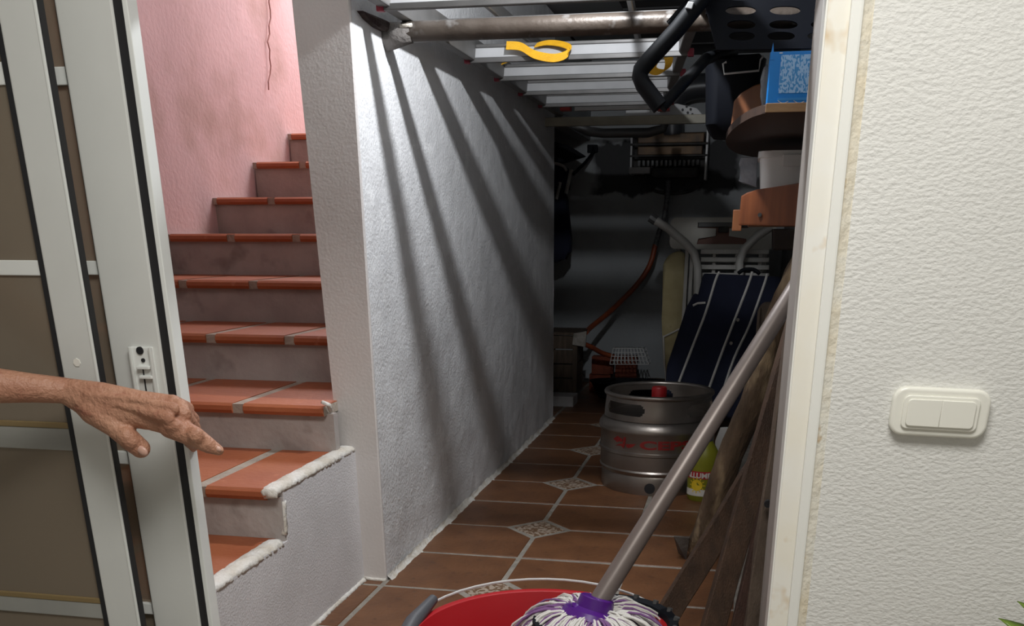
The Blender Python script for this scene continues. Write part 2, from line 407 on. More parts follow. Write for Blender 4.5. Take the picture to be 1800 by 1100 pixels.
# upper part of the wall leaning back in rough plaster where the pipe goes in
fil = grid_wall(lambda u, v: (XW + .002 + .026 * (1 - v) ** 2 + .008 * nz((u * 45, v * 2, 0), 1.3), 3.14 + u * 3.34, .022 * v ** 1.4 + .001), 130, 4)
struct(tag(obj('baseboard_left', fil, M_edge, smooth=0), 'rough white plaster fillet along corridor wall foot', 'skirting')); 
struct(obj('wall_back', grid_wall(lambda u, v: (-3.0 + 3.4 * u, YB + .006 * nz((u * 6, v * 4, 0), 2), v * 2.46), 30, 24), M_back, smooth=0, origin=(-1.2, YB, 0)))
struct(obj('wall_right', B((XR, 2.7, 0), (XR + .12, YB, 2.4)), M_shadewall))
struct(obj('wall_alcove', B((-3.0, 6.3, 0), (XS + .0, 6.46, 2.4)), M_back)) if False else None
# stair wall, pink
def pk(u, v):
    y = 2.25 + u * 6.2; z = v * 4.2
    return (XP + .012 * nz((1, y, z), 1.7), y, z)
pw = struct(obj('wall_pink', grid_wall(pk, 60, 50), M_pink, smooth=0, origin=(XP, 5, 0)))
bm = bmesh.new()
crk = [P(473 + random.uniform(-3, 3), -10 + 14 * i, x=XP + .016) for i in range(13)]
tube(bm, crk, .004, n=5); obj('crack', bm, mat('crack_dark', (.40, .22, .20), .9), pw)
struct(obj('wall_stair_end', B((XP - .1, 8.3, 0), (XS, 8.4, 4.2)), M_pink))
# wall between stairs and corridor above corridor ceiling
struct(obj('wall_stair_right', B((XS, 3.2, 2.4), (XS + .1, 8.35, 4.2)), M_pink))
struct(obj('wall_stair_back', B((XS + .002, 6.475, 0), (XS + .06, 8.2, 2.4)), M_back)) if False else None
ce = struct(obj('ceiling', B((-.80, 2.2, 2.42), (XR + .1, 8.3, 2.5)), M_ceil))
obj('pale_strip', B((-1.33, 2.2, 2.421), (-.80, 8.3, 2.5)), M_back, ce)  # paler strip of ceiling along the left side
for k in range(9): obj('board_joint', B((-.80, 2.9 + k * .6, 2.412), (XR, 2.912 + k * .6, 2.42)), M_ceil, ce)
struct(obj('trim_3', B((XS, 6.487, 1.86), (XS + .1, 8.35, 2.42)), M_back))
struct(obj('ceiling_hall', B((XP - .1, 2.2, 2.421), (-1.331, 4.2, 2.5)), M_roomceil))
# front wall with the door opening, room around the camera
struct(obj('wall_front', B((.185, YD, 0), (2.2, 2.42, 2.6)), M_roomwall))
struct(obj('trim_1', B((XP - .1, YD + .02, 1.78), (.185, 2.34, 2.6)), M_roomwall))
struct(obj('wall_front_left', B((-3.2, YD, 0), (XP - .0, 2.34, 2.6)), M_roomwall))
struct(obj('wall_room_left', B((-3.3, -1.6, 0), (-3.2, 2.34, 2.6)), M_roomceil))
struct(obj('wall_room_right', B((2.2, -1.6, 0), (2.3, 2.7, 2.6)), M_roomceil))
struct(obj('wall_room_back', B((-3.3, -1.7, 0), (2.3, -1.6, 2.6)), M_roomceil))
struct(obj('ceiling_room', B((-3.3, -1.7, 2.6), (2.3, 2.7, 2.7)), M_roomceil))
# right door casing
cs = struct(obj('trim_2', B((.110, 1.915, 0), (.150, 2.01, 1.84)), M_casing))
obj('white_strip', B((.1465, 1.906, 0), (.1675, 1.95, 1.84), .004), M_casing_w, cs)
obj('caulk_strip', grid_wall(lambda u, v: (.166 + .024 * u + .003 * nz((0, v * 30, u), 1), 1.912 + .012 * u, v * 1.84), 4, 120), M_caulk, cs)
obj('inner_lip', B((.1065, 1.920, 0), (.112, 2.02, 1.84), .001), M_casing_w, cs)
obj('reveal', B((.1125, 2.01, 0), (.19, 2.42, 1.84)), M_reveal, cs)
struct(obj('wall_right_jamb', B((.19, 2.42, 0), (XR + .12, 2.70, 2.6)), M_shadewall))

# ------------------------------------------------------------------ staircase
st = struct(bpy.data.objects.new('staircase', None)); COL.objects.link(st); st.location = (-2.04, 2.03, 0)
SZ = [.337, .496, .655, .83, 1.003, 1.187, 1.362, 1.559, 1.744, 1.92, 2.09, 2.26]
SY = [2.03 + .49 * k for k in range(12)]
tops = [0] + SZ
joints = {1: [(350, 850)], 2: [(417, 705)], 3: [(370, 588), (508, 588)], 4: [(320, 489), (444, 489)], 5: [(405, 409), (520, 409)], 6: [(476, 344)], 7: [(531, 283)]}
for k in range(12):
    z, y = SZ[k], SY[k]; xr = -1.322 if k < 2 else -1.34; xq = -1.292 if k < 2 else (-1.318 if k == 2 else -1.34)
    ynext = SY[k + 1] if k < 11 else 8.3
    obj('riser', B((XP + .005, y + .025, tops[k] - .03 if k else 0), (xq, y + .06, z - .03)), M_riser, st)
    obj('mortar_bed', B((XP + .005, y + .002, z - .034), (xr, ynext + .03, z - .0025)), M_mortar, st)
    js = sorted(P(u, v, y=y).x for u, v in joints.get(k, []))
    if not js: js = [-1.75 + random.uniform(-.2, .2)]
    while js[0] - .38 > XP + .1: js.insert(0, js[0] - .385)
    while xr - js[-1] > .42: js.append(js[-1] + .385)
    xs = [XP + .01] + js + [xr + .02]
    for a, b in zip(xs, xs[1:]):
        bm = bmesh.new(); g = .021
        pr = [(y + .0, z - .034), (y - .008, z - .022), (y - .006, z - .008), (y + .006, z), (ynext + .024, z), (ynext + .024, z - .034)]
        va = [bm.verts.new((a + g, q[0], q[1])) for q in pr]; vb_ = [bm.verts.new((b - g, q[0], q[1])) for q in pr]
        for i in range(6): bm.faces.new((va[i], va[(i + 1) % 6], vb_[(i + 1) % 6], vb_[i]))
        bm.faces.new(va); bm.faces.new(vb_[::-1])
        obj('tread_tile', bm, M_terra, st)
# cheek: stepped side wall of the two lowest steps with a lumpy white edge
prof = [(SY[0] + .02, 0), (3.13, 0), (3.13, .49), (SY[1] + .035, .49), (SY[1] + .035, .33), (SY[0] + .02, .33)]
bm = slab([(-1.288, a, b) for a, b in prof], .03, n=V((1, 0, 0)))
obj('cheek_wall', bm, M_cheek, st)
def edge_strip(path, prof_, jit=.0022):
    """lumpy plaster edging: prof_ = (dx, dn) offsets swept along path of (y, z, ny, nz)"""
    bm = bmesh.new(); rows = []; full = []
    for a, b in zip(path, path[1:]):
        n = max(2, int((V(a[:2] + (0,)) - V(b[:2] + (0,))).length / .012))
        for i_ in range(n): full.append([a[q] + (b[q] - a[q]) * i_ / n for q in range(4)])
    full.append(list(path[-1]))
    for k_, (y, z, ny, nzz) in enumerate(full):
        rows.append([bm.verts.new((dx + random.uniform(-jit, jit) + .003 * nz((y * 40, z * 40, dx * 20), 1), y + ny * dn + random.uniform(-jit, jit) * .6, z + nzz * dn + random.uniform(-jit, jit) * .6)) for dx, dn in prof_])
    m_ = len(prof_)
    for a, b in zip(rows, rows[1:]):
        for j_ in range(m_): bm.faces.new((a[j_], a[(j_ + 1) % m_], b[(j_ + 1) % m_], b[j_]))
    bm.faces.new(rows[0]); bm.faces.new(rows[-1][::-1]); return bm
EP = [(-1.340, .000), (-1.334, .004), (-1.312, .006), (-1.297, .004), (-1.287, -.004), (-1.287, -.016), (-1.33, -.02)]
z1_, z2_ = SZ[0], SZ[1]
obj('plaster_edge', edge_strip([(SY[0] + .01, z1_, 0, 1), (SY[1] + .005, z1_, 0, 1)], EP), M_edge, st, smooth=0)
obj('plaster_edge', edge_strip([(SY[1] - .008, z2_ - .006, 0, 1), (SY[1] + .02, z2_, 0, 1), (3.12, z2_, 0, 1)], EP), M_edge, st, smooth=0)
EV = [(-1.302, .003), (-1.296, .005), (-1.288, .002), (-1.286, -.010), (-1.31, -.01)]
obj('plaster_edge', edge_strip([(SY[1] + .028, z1_ + .012, -1, 0), (SY[1] + .035, z2_ - .045, -1, 0)], EV), M_edge, st, smooth=0)
FP_ = [(-1.292, 0), (-1.290, .012), (-1.282, .010), (-1.274, .001)]
obj('plaster_edge', edge_strip([(2.05, 0, 0, 1), (3.12, 0, 0, 1)], FP_), M_edge, st, smooth=0)
obj('plaster_edge', T([(-1.29, 3.128, .004), (-1.25, 3.126, .005), (-1.203, 3.128, .004)], [.010, .007, .008], n=8, jit=.2), M_edge, st, smooth=0)
obj('plaster_edge', T([P(566, 706, y=3.0), P(578, 712, y=3.02), P(582, 724, y=3.05)], [.006, .008, .005], n=8, jit=.2), M_edge, st, smooth=0)

# ------------------------------------------------------------------ sliding door panels
def panel(name, label, y, th, xs, mz, gold, x_left, gl, gr):
    """xs: stile left, stile right at height 1.2 ; mz: muntin (z0,z1)"""
    d = struct(bpy.data.objects.new(name, None)); COL.objects.link(d); d.location = (xs[0], y, .03); d['label'] = label; d['category'] = 'door'
    obj('stile', B((xs[0], y, .03), (xs[1], y + th, 1.78), .004), M_alu, d)
    obj('glass', B((x_left, y + th * .45, .05), (xs[0] + .005, y + th * .6, 1.77)), M_glass, d)
    for k, (z0, z1) in enumerate(mz):
        f0, f1 = .22, .82
        mu = obj('muntin', B((x_left, y + th * f0, z0), (xs[0] + .002, y + th * f1, z1), .002), M_shadebar if gold[k] else M_aluw, d)
        if gold[k]: obj('gold_strip', B((x_left, y + th * .15, z1), (xs[0] + .002, y + th * .82, z1 + .013), .002), M_gold, d)
    obj('rail', B((x_left, y, .03), (xs[0], y + th, .11), .004), M_alu, d)
    obj('rail', B((x_left, y, 1.71), (xs[0], y + th, 1.78), .004), M_alu, d)
    obj('gasket', B((xs[0] - gl, y + th * .1, .1), (xs[0] - .0005, y + th * .9, 1.74)), M_gasket, d)
    obj('gasket', B((xs[1] + .0002, y + min(.012, th * .1), .03), (xs[1] + gr, y + th - .001, 1.78)), M_gasket, d)
    return d
def sc(v, k): return 1.2 + (v - 1.2) * k
mz1 = [(sc(a, .9), sc(b, .9)) for a, b in ((1.508, 1.545), (1.101, 1.133), (.635, .668), (.213, .245))]
d1 = panel('door_1', 'white aluminium sliding door leaf with recessed latch', 1.962, .045, (-1.370, -1.2455), mz1, (0, 0, 0, 0), -2.70, .003, .018)
obj('edge_strip', B((-1.2265, 1.967, .03), (-1.215, 2.003, 1.78), .002), M_aluw, d1)
mz2 = [(sc(a, .899), sc(b, .899)) for a, b in ((1.500, 1.545), (1.102, 1.136), (.684, .740), (.226, .270))]
d2 = panel('door_2', 'white aluminium sliding door leaf nearest the viewer at left edge', 1.890, .020, (-1.4455, -1.359), mz2, (0, 0, 1, 1), -2.75, .013, .003)
obj('edge_strip', B((-1.365, 1.8885, .03), (-1.3592, 1.893, 1.78), .001), M_aluw, d2)
# latch on the right hand leaf
lt = obj('latch', B((-1.3179, 1.9548, 0.8190), (-1.2632, 1.9629, 0.9624), .003), M_aluw, d1)
obj('latch_edge', B((-1.3183, 1.9485, 0.8190), (-1.3120, 1.9562, 0.9624), .002), M_alu, lt)
obj('latch_edge', B((-1.2690, 1.9485, 0.8190), (-1.2627, 1.9562, 0.9624), .002), M_alu, lt)
def disc(c, r, d=.004, n=16):
    bm = bmesh.new(); bmesh.ops.create_cone(bm, cap_ends=True, segments=n, radius1=r, radius2=r, depth=d, matrix=Matrix.Translation(c) @ Matrix.Rotation(math.pi / 2, 4, 'X')); return bm
obj('screw_hole', disc((-1.2919, 1.9543, 0.9544), .0085), M_gasket, lt)
obj('screw_hole', disc((-1.2874, 1.9543, 0.9337), .0045), M_gasket, lt)
obj('latch_tab', B((-1.3017, 1.9440, 0.9149), (-1.2703, 1.9557, 0.9221), .002), M_aluw, lt)
obj('latch_tab', B((-1.2981, 1.9440, 0.8943), (-1.2668, 1.9557, 0.9015), .002), M_aluw, lt)
obj('latch_recess', B((-1.3053, 1.9534, 0.8235), (-1.2712, 1.9552, 0.9167)), M_alu, lt)
obj('latch_slot', B((-1.2919, 1.9521, 0.8235), (-1.2892, 1.9541, 0.9149)), M_gasket, lt)
obj('paint_chip', disc((-1.406, 1.8895, .934), .009, .002, 7), M_casing, d2)

# ------------------------------------------------------------------ light switch
sw = thing('light_switch', 'cream double rocker light switch on the textured wall at right', 'switch', (.382, 1.92, .84))
def tilted(loops, depth, y, c, bevel=0):
    me = curve_mesh(loops, depth, bevel)
    me.transform(Matrix.Translation((c[0], y, c[1])) @ Matrix.Rotation(math.radians(1.2), 4, 'Y') @ Matrix.Rotation(math.pi / 2, 4, 'X')); return me
cw = (.3825, .8835); K = .872
outer = rounded(.186 * K, .090 * K, .022 * K, 6); inner = rounded(.140 * K, .058 * K, .010 * K, 5)
obj('plate', tilted([outer], .010, 1.913, cw, .006), M_switch, sw, smooth=40)
obj('bezel', tilted([rounded(.150 * K, .067 * K, .010 * K, 5), inner], .006, 1.902, cw, .002), M_switch, sw, smooth=40)
obj('gap', tilted([inner], .004, 1.905, cw), mat('switch_gap', (.10, .095, .085), .7), sw)
for q_ in (-1, 1):
    obj('rocker', tilted([rounded(.0655 * K, .054 * K, .007 * K, 4, (q_ > 0, q_ < 0, q_ < 0, q_ > 0))], .009, 1.899, (cw[0] + q_ * .0345 * K, cw[1] - q_ * .0006), .0015), M_switch, sw, smooth=40)

# ------------------------------------------------------------------ ladder overhead
ld = thing('step_ladder', 'folded aluminium stepladder with red caps lying on the pipe overhead', 'ladder', (-.7, 3.4, 1.85))
RY = [2.712, 3.214, 3.714, 4.212, 4.710, 5.208, 5.708]
def xr_(y): return -.214 - (y - 3.79) * .118
xl = -1.118
obj('rail', B((xl - .026, 1.9, 1.834), (xl + .012, 6.25, 1.915), .004), M_rail, ld)
bm = beam((xr_(1.9) - .015, 1.9, 1.876), (xr_(6.25) - .015, 6.25, 1.876), .038, .078, (1, 0, 0), 2, 0); obj('rail', bm, M_rail, ld)
for y in RY:
    a, b = xl + .012, xr_(y) - .034
    # the step stands nearly upright while the ladder lies flat
    bm = bmesh.new(); pts = [(y + .002, 1.842), (y + .008, 1.842), (y + .024, 1.880), (y + .018, 1.881)]
    va = [bm.verts.new((a, q, z)) for q, z in pts]; vb2 = [bm.verts.new((b, q, z)) for q, z in pts]
    for i in range(4): bm.faces.new((va[i], va[(i + 1) % 4], vb2[(i + 1) % 4], vb2[i]))
    bm.faces.new(va); bm.faces.new(vb2[::-1])
    sp = obj('step', bm, M_tread, ld)
    obj('step_lip', B((a - .030, y - .004, 1.824), (b + .034, y + .014, 1.843), .003), M_lip, sp)
    obj('step_top_lip', B((a, y + .012, 1.878), (b, y + .030, 1.891), .003), M_lip, sp)
    for xx in (a - .044, b + .034):
        obj('end_cap', B((xx, y - .007, 1.822), (xx + .024, y + .017, 1.850), .004), M_redcap, sp)
# folded rear frame lying above
for xx, x2 in ((-1.02, -.98), (-.34, -.62)):
    obj('rear_leg', beam((xx, 2.0, 1.995), (x2, 6.3, 1.995), .02, .045, (1, 0, 0), 2, 0), M_steel, ld)
for y in (2.4, 6.15): obj('rear_brace', B((-1.0, y, 1.985), (-.5, y + .02, 2.0), .003), M_steel, ld)
for k in range(2):
    y = 3.30 + .52 * k
    obj('tie_bar', T([(-1.108, y - .28, 1.915), (-1.03, y, 1.985)], .005, n=6), M_tread, ld)
    obj('tie_bar', T([(-1.065, y - .30, 1.955), (-1.03, y + .02, 1.985)], .004, n=6), M_tread, ld)
    obj('end_cap', B((-1.045, y - .005, 1.972), (-1.015, y + .03, 1.988), .003), M_redcap2, ld)
for u0, u1 in ((985, 1000), (1155, 1172)):
    a = P(u0, 195, y=5.95); b = P(u1, 191, y=6.0); obj('end_cap', B((a.x, 5.93, a.z), (b.x + .02, 5.99, b.z + .025), .004), M_redcap2, ld)
obj('foot_rail', B((P(1010, 192, y=5.95).x, 5.94, P(1010, 195, y=5.95).z), (P(1150, 192, y=5.95).x, 5.98, P(1010, 186, y=5.95).z), .003), M_steel, ld)

# yellow straps
def ribbon(pts, wdir, wd, n=8):
    pts = smoothpts(pts, n); bm = bmesh.new(); rows = []
    for i, p in enumerate(pts):
        wv = V(wdir(i / (len(pts) - 1)) if callable(wdir) else wdir).normalized() * wd / 2
        t = (pts[min(i + 1, len(pts) - 1)] - pts[max(i - 1, 0)]).normalized(); nn = t.cross(wv).normalized() * .0015
        rows.append([bm.verts.new(q) for q in (p - wv - nn, p + wv - nn, p + wv + nn, p - wv + nn)])
    for a, b in zip(rows, rows[1:]):
        for j in range(4): bm.faces.new((a[j], a[(j + 1) % 4], b[(j + 1) % 4], b[j]))
    bm.faces.new(rows[0]); bm.faces.new(rows[-1][::-1]); return bm
yy = 4.185
pts = [P(890, 80, y=yy), P(915, 82, y=yy), P(940, 96, y=yy - .02), P(972, 102, y=yy - .03), P(995, 96, y=yy - .02), P(1001, 84, y=yy), P(985, 77, y=yy + .02), P(962, 75, y=yy + .03), P(942, 79, y=yy + .03)]
tag(obj('strap', ribbon(pts, lambda t: (0, .5, 1) if t < .55 else (.3, .8, .6), .034), M_yellow, smooth=40), 'yellow webbing strap looped in a curl over a middle ladder step', 'strap')
yy = 4.69
tag(obj('strap', ribbon([P(888, 110, y=yy), P(878, 114, y=yy - .02), P(871, 122, y=yy - .02), P(872, 128, y=yy - .02)], (1, .2, .2), .028), M_yellow, smooth=40), 'short yellow strap end knotted at left rail of the ladder', 'strap')
yy = 4.40
pts = [P(1150, 68, y=yy), P(1162, 75, y=yy), P(1170, 88, y=yy - .01), P(1176, 105, y=yy - .02), P(1172, 121, y=yy - .02), P(1160, 127, y=yy - .02), P(1147, 122, y=yy), P(1156, 106, y=yy + .01), P(1168, 90, y=yy + .02), P(1178, 78, y=yy + .02)]
tag(obj('strap', ribbon(pts, lambda t: (1, .2, .15 + .5 * math.sin(t * 3)), .036), M_yellow, smooth=40), 'yellow webbing strap hanging in a loop from right ladder rail', 'strap')

# pipe across the corridor and the hole it goes into
pp = thing('steel_pipe', 'rusty galvanised steel pipe spanning the corridor under the ladder', 'pipe', (-.45, 3.42, 1.80))
obj('tube', T([(-1.20, 3.43, 1.803), (.32, 3.43, 1.803)], .030, n=20), M_pipe, pp, smooth=40)
obj('paint_blob', T([(-1.14, 3.402, 1.815), (-1.10, 3.400, 1.817)], [.006, .009, .006], n=8), M_edge, pp, smooth=0)
obj('mortar_collar', T([(-1.20, 3.44, 1.790), (-1.15, 3.43, 1.797), (-1.11, 3.43, 1.80)], [.042, .036, .030], n=14, jit=.12), mat('mortar_grey', (.17, .155, .145), .9, (.11, .10, .09), 20, bump=.6), pp, smooth=0)
hp = [(637, 16), (655, 25), (672, 36), (690, 44), (695, 64), (681, 59), (664, 49), (648, 37)]
bm = bmesh.new()
cen = V((XW + .024, 3.36, 1.815)); ring = [bm.verts.new(P(u, v, x=XW + .018) + V((.004 * random.random(), random.uniform(-.006, .006), random.uniform(-.006, .006)))) for u, v in hp]
ring2 = [bm.verts.new(p.co.lerp(cen, .5) + V((.006 * random.random(), 0, 0))) for p in ring]; cv = bm.verts.new(cen)
base = [bm.verts.new(p.co + V((-.05, 0, 0))) for p in ring]
for i in range(len(ring)):
    k = (i + 1) % len(ring); bm.faces.new((ring[i], ring[k], ring2[k], ring2[i])); bm.faces.new((ring2[i], ring2[k], cv)); bm.faces.new((base[i], base[k], ring[k], ring[i]))
obj('wall_hole', bm, M_hole, wall)
# second supports further back
tag(obj('wall_bar', B((-1.21, 6.18, 1.776), (.30, 6.22, 1.822), .003), M_bar), 'flat beige bar spanning the corridor under far ladder end', 'bar')
tag(obj('bent_tube', T([P(978, 205, y=6.6), P(1000, 214, y=6.6), P(1035, 231, y=6.6), P(1060, 234, y=6.6), P(1140, 233, y=6.6), P(1166, 226, y=6.6), P(1171, 205, y=6.6), P(1172, 190, y=6.6)], .028, n=10), M_dkgrey, smooth=40), 'dark bent metal tube hanging below the beige bar', 'tube')

# ------------------------------------------------------------------ things on the back wall
ht = thing('water_heater', 'open sooty gas water heater without its cover on the back wall', 'heater', (-.61, 8.1, 1.59))
hx0, hx1, hz0, hz1, hy = -.895, -.315, 1.60, 1.90, 7.98
obj('back_panel', B((hx0, 8.15, hz0), (hx1, 8.19, hz1)), M_soot, ht)
obj('side_panel', B((hx0, hy, hz0), (hx0 + .015, 8.16, hz1), .002), M_perf, ht)
obj('side_panel', B((hx1 - .015, hy, hz0 - .04), (hx1, 8.16, hz1), .002), M_white, ht)
obj('heat_exchanger', B((hx0 + .05, 8.0, 1.815), (hx1 - .03, 8.15, 1.885), .008), M_copper, ht)
obj('heat_exchanger', B((hx0 + .05, 8.02, 1.735), (hx1 - .04, 8.15, 1.800), .008), M_copper, ht)
obj('top_bar', B((hx0, 7.97, 1.800), (hx1, 8.0, 1.815), .002), M_soot, ht)
obj('middle_bar', B((hx0, 7.97, 1.722), (hx1, 8.0, 1.735), .002), M_soot, ht)
for k in range(14):
    x = hx0 + .06 + k * .034
    obj('burner', B((x, 7.985, 1.655 + .004 * (k % 2)), (x + .02, 8.12, 1.700), .004), M_dkgrey if k % 5 else M_hosegrey, ht)
obj('gas_valve', B((hx0 + .0, 7.93, 1.605), (hx0 + .16, 8.1, 1.65), .006), M_perf, ht)
obj('control_block', B((hx0 + .17, 7.95, 1.575), (hx1 - .06, 8.12, 1.645), .02), M_soot, ht)
for a, b, c in ((1135, 312, 1150), (1175, 300, 1178), (1205, 312, 1195)):
    obj('copper_pipe', T([P(a, 300, y=8.0), P(a, b, y=8.0), P(c, 335, y=8.0)], .010, n=8, smooth=4), M_soot, ht, smooth=40)
obj('cable_tangle', T([P(1130, 315, y=8.05), P(1150, 335, y=8.05), P(1185, 340, y=8.05), P(1215, 335, y=8.05), P(1235, 320, y=8.05)], .012, n=8, smooth=5), M_soot, ht, smooth=40)
fp = tag(obj('flue_pipe', T([P(1182, 236, y=8.06), P(1182, 192, y=8.04), P(1185, 178, y=8.02), P(1200, 160, y=8.02), P(1228, 152, y=8.02), P(1290, 150, y=8.02)], .085, n=16, smooth=5), M_flue, smooth=40), 'black flue elbow rising above the water heater', 'flue')
bm = slab([P(1100, 207, y=6.19), P(1240, 207, y=6.19), P(1225, 190, y=6.19), P(1190, 182, y=6.19), P(1100, 192, y=6.19)], .012, .002)
pf = tag(obj('perforated_plate', bm, M_perf), 'pale perforated metal plate standing above the beige bar', 'plate')
for u, v in ((1207, 187), (1214, 192), (1209, 198), (1217, 201), (1200, 193)):
    obj('punched_hole', disc(P(u, v, y=6.186), .007, .010, 8), M_gasket, pf)
tag(obj('hose', T([P(1175, 318, y=8.0), P(1173, 345, y=7.98), P(1168, 380, y=7.98), P(1158, 410, y=7.98), P(1152, 432, y=7.98)], .020, n=10, smooth=6), M_hosegrey, smooth=40), 'grey flexible hose hanging from the water heater', 'hose')
tag(obj('hose', T([P(1152, 430, y=7.98), P(1142, 466, y=7.96), P(1118, 502, y=7.94), P(1075, 545, y=7.85), P(1040, 574, y=7.6), P(1030, 584, y=7.45)], .020, n=10, smooth=6), M_orangehose, smooth=40), 'orange rubber gas hose curving down to the old crate', 'hose')
tag(obj('hose', T([P(1022, 603, y=7.25), P(1040, 610, y=7.3), P(1058, 620, y=7.4), P(1080, 627, y=7.45)], .018, n=10, smooth=6), M_orangehose, smooth=40), 'short orange hose end lying on the red bricks', 'hose')
# old crate in the corner
cr = thing('wooden_crate', 'old wooden crate with a metal corner against the alcove corner', 'crate', (-1.25, 7.35, 0))
for k in range(4): obj('slat', B((-1.42, 7.2, .07 + k * .105), (-1.165, 7.225, .165 + k * .105), .003), M_crate, cr)
for k in range(4): obj('slat', B((-1.19, 7.225, .07 + k * .105), (-1.165, 7.55, .165 + k * .105), .003), M_crate, cr)
obj('post', B((-1.19, 7.19, 0), (-1.155, 7.235, .50), .003), M_crate, cr)
obj('post', B((-1.42, 7.19, 0), (-1.385, 7.235, .50), .003), M_crate, cr)
obj('post', B((-1.42, 7.52, 0), (-1.385, 7.555, .50), .003), M_crate, cr)
obj('lid', B((-1.43, 7.18, .485), (-1.12, 7.56, .505), .003), M_crate, cr)
obj('metal_corner', slab([P(1006, 606, y=7.17), P(1029, 610, y=7.17), P(1031, 582, y=7.17), P(1008, 586, y=7.17)], .02, .002), M_galv, cr)
tag(obj('paving_offcut', B((-1.40, 6.95, 0), (-1.14, 7.15, .075), .006), M_cheek), 'pale stone offcut on floor in front of the old crate', 'stone')
for k, (x, y, z, lab) in enumerate(((-1.13, 7.66, 0.005, 'red brick standing nearest the crate, bottom of the small stack'), (-1.11, 7.64, .145, 'red brick lying on top of the small stack beside the crate'), (-.93, 7.70, .145, 'red brick lying behind the wire basket'), (-.93, 7.70, 0.005, 'red brick under the one behind the wire basket'))):
    tag(obj('brick', B((x, y, z), (x + .17, y + .1, z + .138), .005), M_brick), lab, 'brick', 'red bricks by the crate')
bk = thing('wire_basket', 'upturned wire basket lying in a black tray at corridor end', 'basket', (-.80, 7.4, .14))
bm = bmesh.new()
c0 = [P(1072, 640, y=7.4), P(1140, 640, y=7.4), P(1130, 612, y=7.4), P(1078, 612, y=7.4)]
for k in range(11):
    f = k / 10
    tube(bm, [c0[0].lerp(c0[1], f), c0[3].lerp(c0[2], f), c0[3].lerp(c0[2], f) + V((0, .18, -.01)), c0[0].lerp(c0[1], f) + V((0, .18, -.01))], .0035, n=4)
for k in range(5):
    f = k / 4; tube(bm, [c0[0].lerp(c0[3], f), c0[1].lerp(c0[2], f), c0[1].lerp(c0[2], f) + V((0, .18, -.01))], .0035, n=4)
o = obj('wires', bm, M_wire, bk); 
tr = thing('black_tray', 'black plastic tray on the floor at the corridor end', 'tray', (-.78, 7.3, 0))
bm = bmesh.new(); lathe(bm, [(.20, .0), (.24, .01), (.30, .12), (.31, .125), (.31, .135), (.295, .135), (.235, .02), (0, .02)], (-.78, 7.42, 0), 28, 1, .55); obj('body', bm, M_black, tr, smooth=40)
for k in range(3): obj('rim_bar', T([(-1.0 + k * .2, 7.2, .13), (-.9 + k * .2, 7.45, .14)], .008, n=6), M_black, tr)
tag(obj('wicker_bowl', lathe(bmesh.new(), [(0, .0), (.08, .0), (.105, .10), (.10, .10), (.075, .012), (0, .012)], tuple(P(1152, 648, y=7.75) + V((0, 0, 0)))[:2] + (.0,), 20), M_crate, smooth=40), 'small dark bowl on floor behind the black tray', 'bowl')
# navy things hanging behind the wall end
nv = thing('folded_parasol', 'folded navy canopy with grey poles hanging behind the wall end', 'parasol', (-1.38, 7.6, .95))
obj('fabric', slab([P(955, 462, y=7.6), P(983, 461, y=7.6), P(990, 452, y=7.6), P(1003, 444, y=7.6), P(1003, 420, y=7.6), P(996, 345, y=7.6), P(985, 330, y=7.6), P(955, 330, y=7.6)], .08, .02), M_navy, nv, smooth=40)
obj('fabric', slab([P(950, 335, y=7.64), P(1000, 335, y=7.64), P(1003, 300, y=7.64), P(990, 290, y=7.64), P(950, 285, y=7.64)], .06, .015), M_navy, nv, smooth=40)
obj('pole', T([P(1004, 298, y=7.56), P(995, 340, y=7.56)], .014, n=8), M_frame, nv)
obj('pole', T([P(985, 320, y=7.56), P(978, 350, y=7.56)], .012, n=8), M_frame, nv)
obj('pole', T([P(950, 286, y=7.58), P(975, 287, y=7.58), P(990, 292, y=7.58), P(996, 300, y=7.58)], .010, n=8, smooth=4), M_frame, nv, smooth=40)
tag(obj('hanging_bag', slab([P(955, 296, y=7.7), P(1028, 274, y=7.7), P(1000, 256, y=7.7), P(955, 243, y=7.7)], .1, .012), M_black), 'black pointed bag hanging high behind the wall end', 'bag')
tag(obj('cable', T([P(1043, 258, y=8.1), P(1042, 268, y=8.1), P(1030, 284, y=8.0), P(1016, 298, y=7.9), P(1008, 306, y=7.8)], .012, n=8, smooth=5), M_black, smooth=40), 'thick black cable drooping from wall left of the heater', 'cable')
tag(obj('wall_bracket', slab([P(1032, 268, y=8.16), P(1050, 268, y=8.16), P(1050, 254, y=8.16), P(1032, 254, y=8.16)], .05, .006), M_black), 'small black bracket on the back wall holding the cable', 'bracket')

# ------------------------------------------------------------------ folded furniture at the back right
tb = thing('folding_table', 'folded cream camping table standing against the back at right', 'table', (-.16, 7.2, 0))
tc = P(1270, 410, y=7.2)
def plate_at(loops, depth, c, yaw=0, bevel=0):
    me = curve_mesh(loops, depth, bevel); me.transform(Matrix.Translation(c) @ Matrix.Rotation(yaw, 4, 'Z') @ Matrix.Rotation(math.pi / 2, 4, 'X')); return me
def isl(w_, t_, h_, g):
    return [(-w_, h_), (-w_, h_ - g), (-t_, h_ - g * 1.1), (-t_, -h_ + g * 1.5), (-w_ * .95, -h_ + g), (-w_, -h_), (w_, -h_), (w_ * .95, -h_ + g), (t_, -h_ + g * 1.5), (t_, h_ - g * 1.1), (w_, h_ - g), (w_, h_)]
loops = [rounded(.72, .205, .04, 5), [(x - .0, z) for x, z in isl(.172, .045, .070, .035)][::-1]]
obj('panel', plate_at(loops, .025, tc), M_tabletop, tb)
obj('insert', B((tc.x - .19, tc.y + .014, tc.z - .085), (tc.x + .19, tc.y + .03, tc.z + .08)), M_brown, tb)
